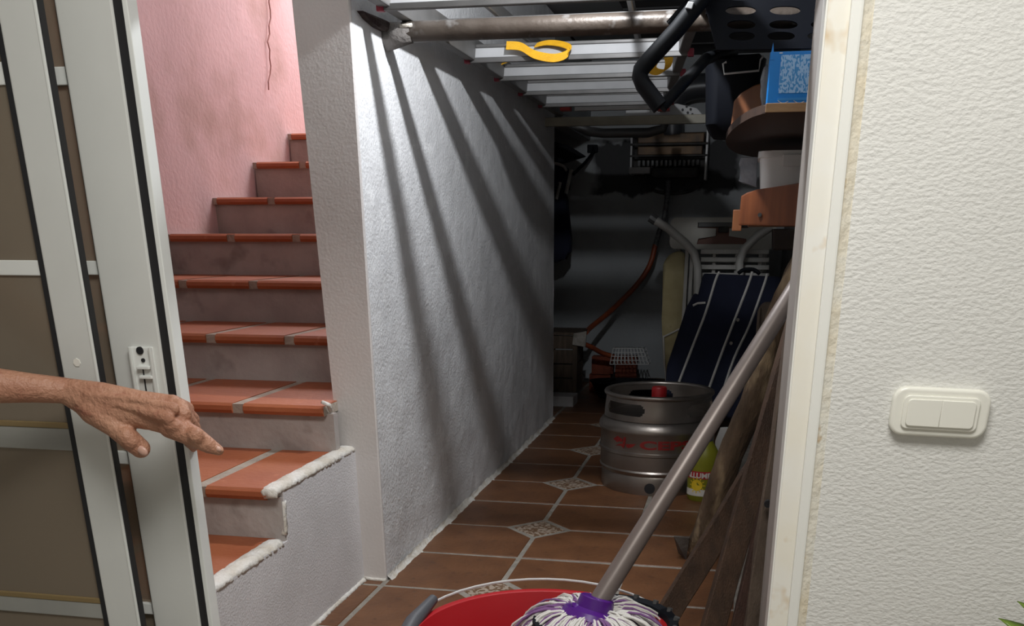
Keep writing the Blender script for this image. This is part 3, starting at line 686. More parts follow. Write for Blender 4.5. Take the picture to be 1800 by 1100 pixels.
obj('bracket', B((tc.x - .17, tc.y - .008, tc.z + .040), (tc.x + .17, tc.y + .012, tc.z + .070), .004), M_dkgrey, tb)
obj('hinge', B((tc.x - .03, tc.y - .012, tc.z + .005), (tc.x + .04, tc.y + .012, tc.z + .045), .008), M_soot, tb)
obj('frame_leg', T([(tc.x - .3, 7.24, 0), (tc.x - .3, 7.24, tc.z - .08)], .018, n=8), M_frame, tb); obj('frame_leg', T([(tc.x + .3, 7.24, 0), (tc.x + .3, 7.24, tc.z - .08)], .018, n=8), M_frame, tb)
sb = thing('folded_sunbed', 'folded white tube sunbed with slats below the camping table', 'sunbed', (-.08, 6.7, 0))
tl = [P(1147, 384, y=6.6), P(1175, 402, y=6.6), P(1205, 427, y=6.6), P(1220, 444, y=6.6), P(1226, 468, y=6.6), P(1226, 510, y=6.6)]; tl.append(V((tl[-1].x, 6.6, .0)))
obj('leg', T(tl, .026, n=12), M_frame, sb, smooth=40)
obj('leg_cap', T([P(1143, 381, y=6.6), P(1153, 388, y=6.6)], .03, n=10), M_dkgrey, sb)
t2 = [P(1356, 398, y=6.6), P(1330, 416, y=6.6), P(1308, 438, y=6.6), P(1300, 460, y=6.6), P(1301, 490, y=6.6)]; t2.append(V((t2[-1].x, 6.6, .0)))
obj('leg', T(t2, .026, n=12), M_frame, sb, smooth=40)
for v in (442, 456, 469, 483, 497, 512, 540, 568, 596):
    a = P(1232, v, y=6.72); b = P(1352, v, y=6.72); obj('slat', B((a.x, 6.70, a.z - .014), (b.x, 6.73, a.z + .014), .003), M_frame, sb)
for u in (1207, 1216, 1256, 1296, 1338):
    a = P(u, 440, y=6.68); obj('upright', B((a.x - .012, 6.735, 0), (a.x + .012, 6.77, a.z), .003), M_frame, sb)
cb = thing('sunbed_cushion', 'stained beige cushion standing beside the white sunbed tubes', 'cushion', (-.44, 6.8, 0))
pts = [P(1166, 640, y=6.75), P(1171, 692, y=6.75), P(1190, 690, y=6.75), P(1200, 600, y=6.75), P(1206, 545, y=6.75), P(1206, 452, y=6.75), P(1198, 440, y=6.75), P(1178, 445, y=6.75), P(1165, 462, y=6.75), P(1163, 560, y=6.75)]
obj('pad', slab(pts, .12, .03, seg=3), M_beige, cb, smooth=60)
obj('piping', T([P(1166, 590, y=6.735), P(1168, 640, y=6.735), P(1173, 690, y=6.735)], .006, n=6), M_piping, cb)
obj('piping', T([P(1166, 592, y=6.735), P(1195, 578, y=6.735)], .006, n=6), M_piping, cb)
# navy lounger pad leaning back
ng = thing('lounger_pad', 'navy lounger pad with white piping leaning behind the keg', 'cushion', (-.08, 6.1, 0))
def yp(v): return 6.35 - (v - 475) / 250 * .55
def N(u, v): return P(u, v, y=yp(v))
main = [N(1236, 478), N(1180, 700), N(1300, 738), N(1376, 560), N(1376, 484)]
obj('pad', slab(main, .09, .022, seg=3), M_navy, ng, smooth=60)
def NL(u, v): return P(u, v, y=yp(v) - .006)
obj('side_pad', slab([N(1206, 540), N(1172, 640), N(1168, 690), N(1200, 700), N(1240, 560), N(1238, 520), N(1220, 512)], .14, .022, seg=3), M_navy, ng, smooth=60)
for line in ([(1264, 478), (1257, 494), (1240, 550), (1215, 615), (1190, 680)], [(1322, 478), (1315, 500), (1290, 565), (1265, 630), (1240, 700)], [(1348, 482), (1343, 500), (1318, 570), (1290, 630), (1270, 690)]):
    obj('piping', T([NL(u, v) for u, v in line], .008, n=6, smooth=4), M_piping, ng, smooth=40)
obj('piping', T([NL(1218, 537), NL(1226, 533), NL(1240, 532)], .007, n=6), M_piping, ng)
for u, v in ((1297, 562), (1285, 603)): obj('snap', disc(NL(u, v), .010, .012, 10), M_galv, ng)
obj('handle', T([NL(1298, 480), NL(1308, 474), NL(1325, 474), NL(1335, 481)], .012, n=8, smooth=4), M_black, ng, smooth=40)
tn = thing('chair_cushion', 'tan chair cushion with piped edge between navy pad and logs', 'cushion', (.16, 5.8, 0))
obj('pad', slab([P(1332, 545, y=5.8), P(1322, 680, y=5.8), P(1420, 690, y=5.8), P(1420, 532, y=5.8), P(1342, 532, y=5.8)], .10, .02, seg=3), M_tan, tn, smooth=60)
obj('piping', T([P(1336, 540, y=5.79), P(1332, 600, y=5.79), P(1328, 670, y=5.79)], .006, n=6), M_tan, tn)
# ------------------------------------------------------------------ keg
KC = V((-.357, 4.80, 0))
kg = thing('beer_keg', 'steel keg with red lettering and red cap on the tiled floor', 'keg', KC)
body = [(0, .03), (.255, .03), (.262, .02), (.262, .0), (.272, .0), (.276, .012), (.276, .082), (.272, .092), (.283, .104), (.286, .112), (.281, .120), (.283, .130), (.283, .190), (.289, .194), (.289, .206), (.283, .210), (.284, .285), (.292, .298), (.293, .306), (.290, .322), (.275, .342), (.262, .352), (.255, .356), (.20, .372), (0, .385)]
obj('body', lathe(bmesh.new(), body, KC, 72), M_keg, kg, smooth=35)
# collar with hand holes
bm = bmesh.new(); NA, NH = 180, 20; zc0, zc1 = .352, .462
def rc(h): return .263 + .004 * math.cos(h * math.pi)
vs = {}
def hole(a, h):
    z = zc0 + h * (zc1 - zc0)
    for c0_ in (-127, -28, 105):
        d = (a - c0_ + 180) % 360 - 180
        dx = max(abs(d) * math.pi / 180 * .263 - .092, 0); dz = abs(z - .406)
        if dx * dx + dz * dz < .029 ** 2: return True
    return False
for side, off in ((0, 0), (1, -.010)):
    for i in range(NA):
        for j in range(NH + 1):
            a = 2 * math.pi * i / NA; r = rc(j / NH) + off; vs[side, i, j] = bm.verts.new((KC.x + r * math.cos(a), KC.y + r * math.sin(a), zc0 + j / NH * (zc1 - zc0)))
op = {(i, j): hole((i + .5) * 360 / NA, (j + .5) / NH) for i in range(NA) for j in range(NH)}
for i in range(NA):
    k = (i + 1) % NA
    for j in range(NH):
        if op[i, j]:
            for (di, dj, e0, e1) in ((1, 0, (k, j), (k, j + 1)), (-1, 0, (i, j + 1), (i, j)), (0, 1, (k, j + 1), (i, j + 1)), (0, -1, (i, j), (k, j))):
                nb = ((i + di) % NA, j + dj)
                if not op.get(nb, True): bm.faces.new((vs[0, e0[0], e0[1]], vs[0, e1[0], e1[1]], vs[1, e1[0], e1[1]], vs[1, e0[0], e0[1]]))
        else:
            bm.faces.new((vs[0, i, j], vs[0, k, j], vs[0, k, j + 1], vs[0, i, j + 1])); bm.faces.new((vs[1, i, j + 1], vs[1, k, j + 1], vs[1, k, j], vs[1, i, j]))
obj('collar', bm, M_keg, kg, smooth=30)
bm = bmesh.new(); ring = [(KC.x + .259 * math.cos(2 * math.pi * i / 72), KC.y + .259 * math.sin(2 * math.pi * i / 72), .465) for i in range(73)]
tube(bm, ring, .012, n=10); obj('rim', bm, M_keg, kg, smooth=0)
obj('valve_neck', lathe(bmesh.new(), [(.07, .372), (.07, .395), (.05, .402), (0, .402)], KC, 24), M_keg, kg, smooth=35)
obj('cap', lathe(bmesh.new(), [(.037, .402), (.038, .478), (.034, .486), (0, .486)], KC, 24), M_redcapk, kg, smooth=35)
obj('drain_hole', disc((KC.x - .005, KC.y - .2755, .04), .026, .006, 16), M_gasket, kg)
def wrap(me, rad, c, phi0, z0, k=1.0):
    """bend flat lettering (x, y) around a vertical cylinder, starting at angle phi0"""
    bm = bmesh.new(); bm.from_mesh(me); bmesh.ops.subdivide_edges(bm, edges=[e for e in bm.edges if e.calc_length() > .02], cuts=2); bmesh.ops.triangulate(bm, faces=bm.faces)
    for v in bm.verts:
        a = phi0 + v.co.x * k / rad; r = rad + v.co.z + .0006
        v.co = V((c[0] + r * math.cos(a), c[1] + r * math.sin(a), z0 + v.co.y))
    return bm
def ang(u, v, rad):   # angle on the keg whose front shows at that column
    for k in range(1000):
        a = math.radians(-170 + k * .16); q = V((KC.x + rad * math.cos(a), KC.y + rad * math.sin(a), .25)) - CAM
        uu = PX0 + F_PX * q.dot(RIGHT) / q.dot(FWD)
        if uu >= u: return a
me = text_mesh('CEPSA', .064, .0012, .0022); me.transform(Matrix.Diagonal((1.85, .86, 1, 1)))
obj('lettering', wrap(me, .284, KC, ang(1124, 780, .284), .232), M_redprint, kg)
lobes = []
me = None; bm = bmesh.new()
for lp in ([(-.052, .012), (-.030, .030), (-.004, .018), (-.006, .006), (-.022, .006), (-.030, .000)], [(-.040, -.018), (-.018, -.006), (-.004, -.004), (.000, .030), (.010, .030), (.008, -.004), (.002, -.024), (-.012, -.014)], [(.012, -.002), (.030, .000), (.052, .004), (.040, -.012), (.022, -.020), (.012, -.014)]):
    slab([(x, y, .001) for x, y in lp], .0015, n=V((0, 0, 1)), bm=bm)
me = bpy.data.meshes.new('t'); bm.to_mesh(me); bm.free()
obj('emblem', wrap(me, .284, KC, ang(1096, 780, .284), .250, 1.30), M_redprint, kg)
obj('stamped_text', wrap(text_mesh('7 EL   KEG'.replace('7 EL', '...'), .020, .0006), .290, KC, ang(1082, 742, .29), .316), M_gasket, kg) if False else None
# ------------------------------------------------------------------ bottle and white board
bt = thing('cleaner_bottle', 'yellow green cleaner bottle with a red and yellow label behind the mop pole', 'bottle', (-.115, 4.55, 0))
bc = (-.108, 4.52, 0)
obj('body', lathe(bmesh.new(), [(0, 0), (.062, 0), (.070, .012), (.070, .20), (.066, .225), (.045, .262), (.030, .285), (0, .285)], bc, 28, 1.05, .8), M_bottle, bt, smooth=40)
obj('cap', lathe(bmesh.new(), [(.028, .285), (.028, .315), (0, .315)], bc, 18), mat('bottle_cap', (.05, .06, .25), .4), bt, smooth=40)
def wrap_rect(rad, a0, a1, z0, z1, c, sx=1, sy=1):
    bm = bmesh.new(); n = 12; rows = []
    for i in range(n + 1):
        a = math.radians(a0 + (a1 - a0) * i / n)
        rows.append([bm.verts.new((c[0] + r * sx * math.cos(a), c[1] + r * sy * math.sin(a), z)) for r, z in ((rad, z0), (rad, z1), (rad - .002, z1), (rad - .002, z0))])
    for a, b in zip(rows, rows[1:]):
        for j in range(4): bm.faces.new((a[j], a[(j + 1) % 4], b[(j + 1) % 4], b[j]))
    bm.faces.new(rows[0]); bm.faces.new(rows[-1][::-1]); return bm
obj('label_band', wrap_rect(.0715, -175, -20, .112, .148, bc, 1.05, .8), M_labelred, bt)
obj('label_panel', wrap_rect(.0713, -175, -20, .030, .112, bc, 1.05, .8), M_bottle, bt)
obj('label_strip', wrap_rect(.0717, -175, -20, .030, .062, bc, 1.05, .8), M_labelw, bt)
me = text_mesh('ALLUMP', .034, .0006, .001)
b2 = wrap(me, .0722, (0, 0, 0), math.radians(-160), .118)
for v in b2.verts: v.co = V((bc[0] + v.co.x * 1.05, bc[1] + v.co.y * .8, v.co.z))
obj('lettering', b2, M_labelw, bt)
bm = bmesh.new()
for k in range(12):
    a = k * math.pi / 6; slab([(.030 * math.cos(a - .12), .030 * math.sin(a - .12), .0008), (.041 * math.cos(a), .041 * math.sin(a), .0008), (.030 * math.cos(a + .12), .030 * math.sin(a + .12), .0008)], .0008, n=V((0, 0, 1)), bm=bm)
slab([(.027 * math.cos(k * math.pi / 10), .027 * math.sin(k * math.pi / 10), .0008) for k in range(20)], .0008, n=V((0, 0, 1)), bm=bm)
me = bpy.data.meshes.new('t'); bm.to_mesh(me); bm.free()
b2 = wrap(me, .0720, (0, 0, 0), math.radians(-112), .082)
for v in b2.verts: v.co = V((bc[0] + v.co.x * 1.05, bc[1] + v.co.y * .8, v.co.z))
obj('sun_emblem', b2, M_labely, bt)
tag(obj('white_board', slab([P(1256, 850, y=4.72), P(1296, 880, y=4.72), P(1296, 750, y=4.72), P(1266, 752, y=4.72), P(1257, 775, y=4.72)], .02, .002), M_white), 'thin white panel standing upright behind the yellow bottle', 'panel')

# ------------------------------------------------------------------ planks leaning at the right
lg = thing('log_pole', 'rough barked wooden pole leaning leftmost at the door jamb', 'pole', (-.17, 3.62, 0))
a0 = P(1224, 968, z=.03); a1 = V((.24, 3.42, 1.28))
a1 = P(1434, 400, y=3.5)
nn = 16
obj('shaft', T([a0.lerp(a1, i / nn) + V((.008 * math.sin(i * .9), 0, 0)) for i in range(nn + 1)], [.050, .048, .048, .044], n=12, jit=.13), M_log, lg, smooth=0)
obj('blade', slab([P(1184, 943, z=.10), P(1192, 972, z=.02), P(1206, 985, z=.0), P(1212, 945, z=.09)], .012, .002), M_rust, lg)
def plank(name, label, base, top, wd, th, wdir, m, **k):
    return tag(obj(name, beam(base, top, wd, th, wdir, **k), m), label, 'plank', 'planks leaning at the jamb')
plank('wooden_plank', 'brown plank with its foot furthest left beside the mop head', P(1135, 1142, z=.02), P(1345, 800, y=3.0), .072, .03, (1, .4, 0), M_plank)
plank('wooden_plank', 'long brown plank leaning second from left against the jamb', P(1236, 1160, z=.02), P(1405, 560, y=3.05), .068, .035, (1, .35, 0), M_plank)
plank('wooden_plank', 'dark reddish plank half hidden between the brown and grey planks', P(1285, 1170, z=.02), P(1400, 690, y=2.95), .055, .025, (1, .2, 0), M_plankr)
pg = plank('wooden_plank', 'grey brown plank with a dark knot hole right beside the jamb', P(1318, 1180, z=.02), P(1408, 560, y=2.86), .072, .03, (1, .25, 0), M_plankg)
obj('knot', disc(P(1350, 885, y=2.64), .011, .014, 9), M_gasket, pg)

# ------------------------------------------------------------------ shelves on the right wall
sh = thing('wooden_shelf', 'dark rounded wooden shelf board under the blue box', 'shelf', (.1, 3.7, 1.47))
cur = [P(u, v, z=1.498) for u, v in ((1345, 199), (1322, 206), (1302, 217), (1287, 229), (1278, 241), (1276, 251), (1283, 262), (1300, 271), (1330, 277))]
outl = [(XR, cur[0].y)] + [(p.x, p.y) for p in smoothpts(cur, 3)] + [(XR, cur[-1].y + .1)]
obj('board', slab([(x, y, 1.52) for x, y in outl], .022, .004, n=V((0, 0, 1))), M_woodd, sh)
obj('edge_strip', B((cur[0].x, cur[0].y - .012, 1.499), (XR, cur[0].y - .0005, 1.521), .002), M_woodl, sh)
bx = thing('blue_box', 'bright blue cardboard box with pale printed panel on the shelf', 'box', (.14, 3.2, 1.522))
bl, br = P(1346, 196, y=3.1), P(1446, 194, y=3.1); bz1 = P(1350, 91, y=3.1).z
obj('carton', B((bl.x, 3.1, 1.5225), (br.x + .02, 3.33, bz1), .003), M_bluebox, bx)
obj('flap', slab([(bl.x, 3.098, bz1 - .02), (bl.x + .012, 3.098, bz1 - .02), (bl.x + .006, 3.098, bz1 + .022)], .12, 0), M_bluebox, bx)
def on_box(u0, v0, u1, v1): 
    a = P(u0, v1, y=3.099); b = P(u1, v0, y=3.099); return B((a.x, 3.0985, a.z), (b.x, 3.1, b.z))
obj('print_panel', on_box(1368, 95, 1428, 164), M_print, bx)
obj('print_bar', on_box(1366, 171, 1426, 177), M_bluedark, bx)
for u in (1376, 1404, 1432):
    c = P(u, 185, y=3.098); bm = bmesh.new()
    tube(bm, [c + V((.010 * math.cos(t * .7), 0, .006 * math.sin(t * .7))) for t in range(10)], .0012, n=4); tube(bm, [c + V((-.015, 0, .012)), c + V((0, 0, .004)), c + V((.014, 0, .010))], .001, n=4)
    obj('small_icon', bm, M_piping, bx)
obj('print_line', on_box(1370, 92, 1376, 94), M_piping, bx)
cbd = [P(1286, 232, y=3.55), P(1440, 232, y=3.55)]
zt = P(1345, 141, y=3.55).z; zl = P(1286, 175, y=3.55).z; x0 = P(1286, 200, y=3.55).x
tag(obj('cutting_board', slab([(x0, 3.55, 1.5225), (.22, 3.55, 1.5225), (.22, 3.55, zt + .005), (x0 + .115, 3.55, zt), (x0 + .065, 3.55, zt - .014), (x0 + .025, 3.55, zt - .035), (x0 + .005, 3.55, zl - .005)], .025, .004), M_wood), 'light brown rounded wooden board upright on the shelf behind the blue box', 'board')
tag(obj('plastic_bag', slab([P(1338, 195, y=3.42), P(1352, 195, y=3.42), P(1350, 110, y=3.42), P(1342, 118, y=3.42), P(1336, 140, y=3.42), P(1341, 165, y=3.42)], .06, .008), M_bag, smooth=40), 'crumpled clear plastic bag tucked beside the blue box', 'bag')
# black bin overhanging the shelf
bn = thing('black_bin', 'black plastic bin with wire handle overhanging the shelf edge', 'bin', (-.05, 4.0, 1.5225))
yb0 = 3.72
b_l, b_r = P(1240, 110, y=yb0).x, P(1345, 110, y=yb0).x; bzt = P(1290, 95, y=yb0).z
bm = bmesh.new(); lev = [(1.523, .03), (1.545, .010), (bzt - .05, 0), (bzt - .012, -.004), (bzt, .012)]
rings = []
for z, ins in lev:
    o_ = rounded(b_r - b_l - 2 * ins, .42 - 2 * ins, .045, 4); rings.append([bm.verts.new(((b_l + b_r) / 2 + x, yb0 + .21 + q, z)) for x, q in o_])
for a, b in zip(rings, rings[1:]):
    for j in range(len(a)): bm.faces.new((a[j], a[(j + 1) % len(a)], b[(j + 1) % len(a)], b[j]))
bm.faces.new(rings[0][::-1]); bm.faces.new(rings[-1])
obj('body', bm, M_black, bn, smooth=40)
obj('grip', slab([P(1276, 106, y=yb0 - .015), P(1340, 100, y=yb0 - .015), P(1336, 93, y=yb0 - .015), P(1280, 98, y=yb0 - .015)], .03, .006), M_black, bn)
obj('wire_handle', T([P(1277, 109, y=yb0 - .02), P(1271, 112, y=yb0 - .02), P(1273, 130, y=yb0 - .02), P(1334, 124, y=yb0 - .02), P(1337, 105, y=yb0 - .02), P(1342, 98, y=yb0 - .02)], .0035, n=6), M_wire, bn)
# black crate with oval holes
ct = thing('black_crate', 'black plastic crate with oval holes stacked on blue box and bin', 'crate', (.1, 3.35, 1.71))
def F(u, v): q = P(u, v, y=3.30); return (q.x, q.z)
of = [F(1259, 88), F(1500, 84), F(1530, -60), F(1222, -60)]
holes = []
for v, cs in ((19, ((1302, 27), (1380, 27), (1458, 27))), (44, ((1303, 25), (1377, 25), (1450, 25))), (64, ((1304, 23), (1373, 24), (1444, 25))), (-6, ((1300, 28), (1381, 28), (1462, 28))), (-32, ((1300, 28), (1381, 28), (1462, 28)))):
    for c, hw in cs:
        q = []
        for k in range(20):
            a = 2 * math.pi * k / 20; q.append(F(c + hw * (abs(math.cos(a)) ** .8) * math.copysign(1, math.cos(a)), v + 7.5 * math.sin(a)))
        holes.append(q)
me = curve_mesh([of] + holes, .012); me.transform(Matrix.Translation((0, 3.30, 0)) @ Matrix.Rotation(math.pi / 2, 4, 'X'))
obj('front', me, M_black, ct)
zt_ = F(1222, -60)[1]; xb = F(1259, 88)[0]; xt = F(1222, -60)[0]; zb = F(1259, 88)[1]
zk = zb + .068                                             # the crate is tipped up a little at the back
obj('side_bar', slab([(xb, 3.31, zb), (xb, 3.34, zb), (xt, 3.34, zt_), (xt, 3.31, zt_)], .010, n=V((-1, 0, 0))), M_black, ct)
obj('side_bar', slab([(xb, 3.69, zk), (xb, 3.72, zk), (xt, 3.72, zt_), (xt, 3.69, zt_)], .010, n=V((-1, 0, 0))), M_black, ct)
for f in (.10, .5, .97):
    xa = xb + (xt - xb) * f; za = zb + (zt_ - zb) * f; dz = .06 * (1 - f); obj('side_bar', slab([(xa, 3.31, za - .012), (xa, 3.72, za + dz - .012), (xa, 3.72, za + dz + .012), (xa, 3.31, za + .012)], .010, n=V((-1, 0, 0))), M_black, ct)
obj('base', slab([(xb, 3.31, zb), (xb, 3.72, zk), (.27, 3.72, zk), (.27, 3.31, zb)], .008, n=V((0, 0, -1))), M_black, ct)
obj('rear_bar', B((xt, 3.71, zt_ - .03), (.27, 3.72, zt_)), M_black, ct)
wz0, wz1 = P(1380, 33, y=3.6).z, P(1380, 17, y=3.6).z
tag(obj('timber_offcut', B((xb - .012, 3.595, wz0), (.28, 3.61, wz1), .001), mat('pale_wood', (.52, .36, .24), .8)), 'pale timber offcut lying across inside the black crate', 'timber')
# black tubular chair frame sticking out over the corridor
fc = thing('folding_chair', 'black tubular folding chair legs sticking out beside the crate', 'chair', (-.2, 3.2, 1.6))
obj('tube', T([P(1262, -45, y=3.22), P(1232, 0, y=3.2), P(1190, 52, y=3.2), P(1135, 112, y=3.2), P(1126, 124, y=3.2), P(1124, 133, y=3.2), P(1130, 148, y=3.2), P(1160, 188, y=3.2)], .024, n=14), M_blackmetal, fc, smooth=50)
obj('tube', T([P(1163, 188, y=3.215), P(1200, 148, y=3.25), P(1240, 104, y=3.32), P(1258, 97, y=3.6), P(1290, 92, y=3.75)], .017, n=12), M_blackmetal, fc, smooth=50)
obj('hinge_plate', slab([P(1204, 14, y=3.17), P(1216, 16, y=3.17), P(1220, 4, y=3.17), P(1210, 2, y=3.17)], .012, .002), M_perf, fc)
obj('thin_bar', T([P(1175, 42, y=3.24), P(1208, 4, y=3.24), P(1225, -18, y=3.24)], .009, n=8), M_blackmetal, fc)
# lower shelf with upturned front and white tub
ls = thing('wooden_rack', 'orange wooden rack with sloping front board below the rounded shelf', 'rack', (.14, 3.6, 1.2))
q = [P(1297, 396, y=3.62), P(1420, 398, y=3.45), P(1425, 317, y=3.45), P(1330, 333, y=3.58), P(1312, 338, y=3.60), P(1302, 344, y=3.62)]
q = [V((p.x, 3.62 - (p.x - q[0].x) * .6, p.z)) for p in q]
obj('front_board', slab(q, .035, .006), M_woodh, ls)
obj('bolt', disc(q[0].lerp(q[2], .32) + V((0, -.006, -.01)), .007, .01, 8), M_dkgrey, ls)
obj('base_board', B((.01, 3.64, 1.215), (XR, 4.2, 1.235), .003), M_wood, ls)
obj('side_post', B((-.045, 3.70, 1.20), (-.012, 3.74, 1.27), .003), M_wood, ls)
tu = thing('white_tub', 'white plastic tub with lid standing in the orange wooden rack', 'tub', (.17, 3.85, 1.2355))
tz1, tz0 = P(1345, 268, y=3.72).z, 1.236
tx0 = P(1335, 300, y=3.72).x
bm = bmesh.new(); rings = []
for z, ins in ((tz0, .02), (tz1 - .02, 0), (tz1 - .001, 0)):
    o_ = rounded(.26 - 2 * ins, .30 - 2 * ins, .04, 5); rings.append([bm.verts.new((tx0 + .13 + x, 3.72 + .15 + q2, z)) for x, q2 in o_])
for a, b in zip(rings, rings[1:]):
    for j in range(len(a)): bm.faces.new((a[j], a[(j + 1) % len(a)], b[(j + 1) % len(a)], b[j]))
bm.faces.new(rings[0][::-1]); bm.faces.new(rings[-1]); obj('body', bm, M_white, tu, smooth=40)
lidb = slab([(tx0 + .13 + x, 3.87 + q2, tz1 + .006) for x, q2 in rounded(.275, .315, .045, 5)], .022, .004, n=V((0, 0, 1))); obj('lid', lidb, M_white, tu, smooth=30)
obj('lid_clip', B((tx0 + .075, 3.700, tz1 - .045), (tx0 + .24, 3.712, tz1 - .008), .003), M_white, tu)
tag(obj('plastic_wrap', slab([P(1297, 318, y=3.9), P(1330, 330, y=3.9), P(1332, 275, y=3.9), P(1302, 276, y=3.9), P(1298, 290, y=3.9), P(1306, 300, y=3.9)], .04, .008), M_bag, smooth=40), 'crumpled clear plastic wrap left of the white tub', 'plastic wrap')
# dark box under rack seen behind the poles
tag(obj('clamp_box', slab([P(1358, 440, y=6.2), P(1420, 440, y=6.2), P(1420, 402, y=6.2), P(1358, 402, y=6.2)], .2, .01), M_woodd), 'dark wooden box below the orange rack by the table', 'box')

# ------------------------------------------------------------------ bucket and mop
BC = V((-.43, 2.165, 0)); RB = .335; ZB = .255
bu = thing('mop_bucket', 'red plastic mop bucket in the doorway foreground', 'bucket', BC)
obj('body', lathe(bmesh.new(), [(0, .004), (.25, .004), (.258, .012), (RB - .012, ZB - .012), (RB + .004, ZB - .012), (RB + .004, ZB - .002), (RB - .002, ZB), (RB - .014, ZB - .004), (.25, .018), (0, .016)], BC, 64), M_red, bu, smooth=40)
hb = []
for k in range(19):
    a = math.radians(176 - k * 8.6); hb.append(V((BC.x + (RB + .012) * math.cos(a), BC.y + (RB + .012) * math.sin(a), ZB + .008 + .016 * math.sin(math.radians(k * 10)))))
obj('wire_handle', T(hb, .0035, n=6), M_wire, bu, smooth=40)
obj('handle_ear', T([V((BC.x - RB - .012, 2.10, ZB - .02)), V((BC.x - RB - .008, 2.19, ZB + .0)), V((BC.x - RB + .012, 2.30, ZB + .022))], [.02, .022, .014], n=10), mat('grey_ear', (.085, .088, .10), .5), bu, smooth=40)
wc = P(1150, 1100, z=ZB + .01)
obj('wringer', lathe(bmesh.new(), [(.15, -.10), (.175, .0), (.19, .02), (.185, .035), (.165, .03), (.14, -.08)], (BC.x + .15, BC.y + .09, ZB - .015), 40), M_black, bu, smooth=40)
for k in range(6):
    a = math.radians(-30 + k * 20); obj('wringer_rib', T([V((BC.x + .15 + .178 * math.cos(a), BC.y + .09 + .178 * math.sin(a), ZB + .004)), V((BC.x + .15 + .185 * math.cos(a), BC.y + .09 + .185 * math.sin(a), ZB + .026))], .008, n=6), M_dkgrey, bu)
mp = thing('mop', 'string mop with grey pole and purple socket standing in the bucket', 'mop', (BC.x + .1, BC.y + .1, .2))
m0 = P(1052, 1058, y=2.30); m1 = P(1402, 500, y=2.74)
d = (m1 - m0).normalized()
sk = m0 - d * .02
obj('pole', T([m0 - d * .02, m0.lerp(m1, .5), m1], [.0265, .0245, .0235], n=20), M_mophandle, mp, smooth=50)
def along(c, dr, prof, n=28):
    bm = bmesh.new(); lathe(bm, prof, (0, 0, 0), n); q = V((0, 0, 1)).rotation_difference(dr).to_matrix().to_4x4(); q.translation = c
    bmesh.ops.transform(bm, matrix=q, verts=bm.verts); return bm
sd = (d + V((-.15, -.1, .55))).normalized()
obj('socket', along(sk - sd * .035, sd, [(0, 0), (.082, 0), (.086, .012), (.076, .028), (.050, .036), (.045, .064), (.040, .067), (0, .067)]), M_purple, mp, smooth=40)
obj('socket_tab', T([sk + V((-.055, -.03, .0)), sk + V((-.045, -.035, .02))], .010, n=8), M_purple, mp)
top = sk - sd * .030
bmw, bmp = bmesh.new(), bmesh.new()
for k in range(760):
    a = random.uniform(0, 2 * math.pi); ln = random.uniform(.75, 1.08); r0 = .045 * random.random() ** .5
    bmx = bmw if random.random() < .70 else bmp; lift = random.uniform(-.006, .022)
    e = V((math.cos(a), math.sin(a) * .95, 0)); pts = []
    for s, z in ((0, 0), (.30, .012), (.62, .002), (.88, -.032), (1.0, -.085), (.98, -.15)):
        rr = r0 + s * .172 * ln
        pts.append(top + e * rr + V((random.uniform(-.006, .006), random.uniform(-.006, .006), z + lift * (1 if s > 0 else 0) - .0 + random.uniform(-.004, .004))))
    tube(bmx, pts, [.0036, .0032], n=4, smooth=2)
o = obj('yarn', bmw, M_yarn, mp, smooth=0); o['kind'] = 'stuff'
o = obj('yarn', bmp, M_yarnp, mp, smooth=0); o['kind'] = 'stuff'

# ------------------------------------------------------------------ plant at lower right
pl = thing('potted_plant', 'green leafed potted plant by the wall at the lower right corner', 'plant', (.72, 1.70, 0))
pc = V((.72, 1.68, 0))
obj('pot', lathe(bmesh.new(), [(0, 0), (.07, 0), (.075, .005), (.10, .14), (.108, .142), (.108, .165), (.097, .165), (.093, .14), (0, .14)], pc, 32), M_pot, pl, smooth=40)
obj('soil', lathe(bmesh.new(), [(.092, .142), (0, .148)], pc, 20), M_soil, pl)
def leaf(tip, base_, wd, droop=.02):
    bm = bmesh.new(); t = tip - base_; side = t.cross(V((0, -.4, 1))).normalized(); n = 9; rows = []
    for i in range(n + 1):
        f = i / n; c = base_.lerp(tip, f) + V((0, 0, droop * math.sin(f * math.pi))); ww = wd * math.sin(math.pi * min(.999, f ** .8)) + .0006
        up = V((0, 0, .12 * ww))
        rows.append([bm.verts.new(c - side * ww + up), bm.verts.new(c), bm.verts.new(c + side * ww + up), bm.verts.new(c - V((0, 0, .0016)))])
    for a, b in zip(rows, rows[1:]):
        for j in range(4): bm.faces.new((a[j], a[(j + 1) % 4], b[(j + 1) % 4], b[j]))
    bm.faces.new(rows[0]); bm.faces.new(rows[-1][::-1]); return bm
tips = [(P(1755, 1086, y=1.80), .026), (P(1788, 1056, y=1.82), .024), (V((.76, 1.86, .53)), .03), (V((.88, 1.78, .48)), .03), (V((.60, 1.58, .38)), .03), (V((.84, 1.52, .42)), .03), (V((.70, 1.50, .46)), .03), (V((.68, 1.87, .44)), .028)]
for tp, wd in tips:
    mid = pc + V(((tp.x - pc.x) * .3, (tp.y - pc.y) * .3, tp.z * .80))
    obj('stem', T([pc + V((0, 0, .14)), pc.lerp(mid, .6) + V((0, 0, .05)), mid], .004, n=6, smooth=3), M_stem, pl)
    obj('leaf', leaf(tp, mid, wd), M_leaf, pl, smooth=0)

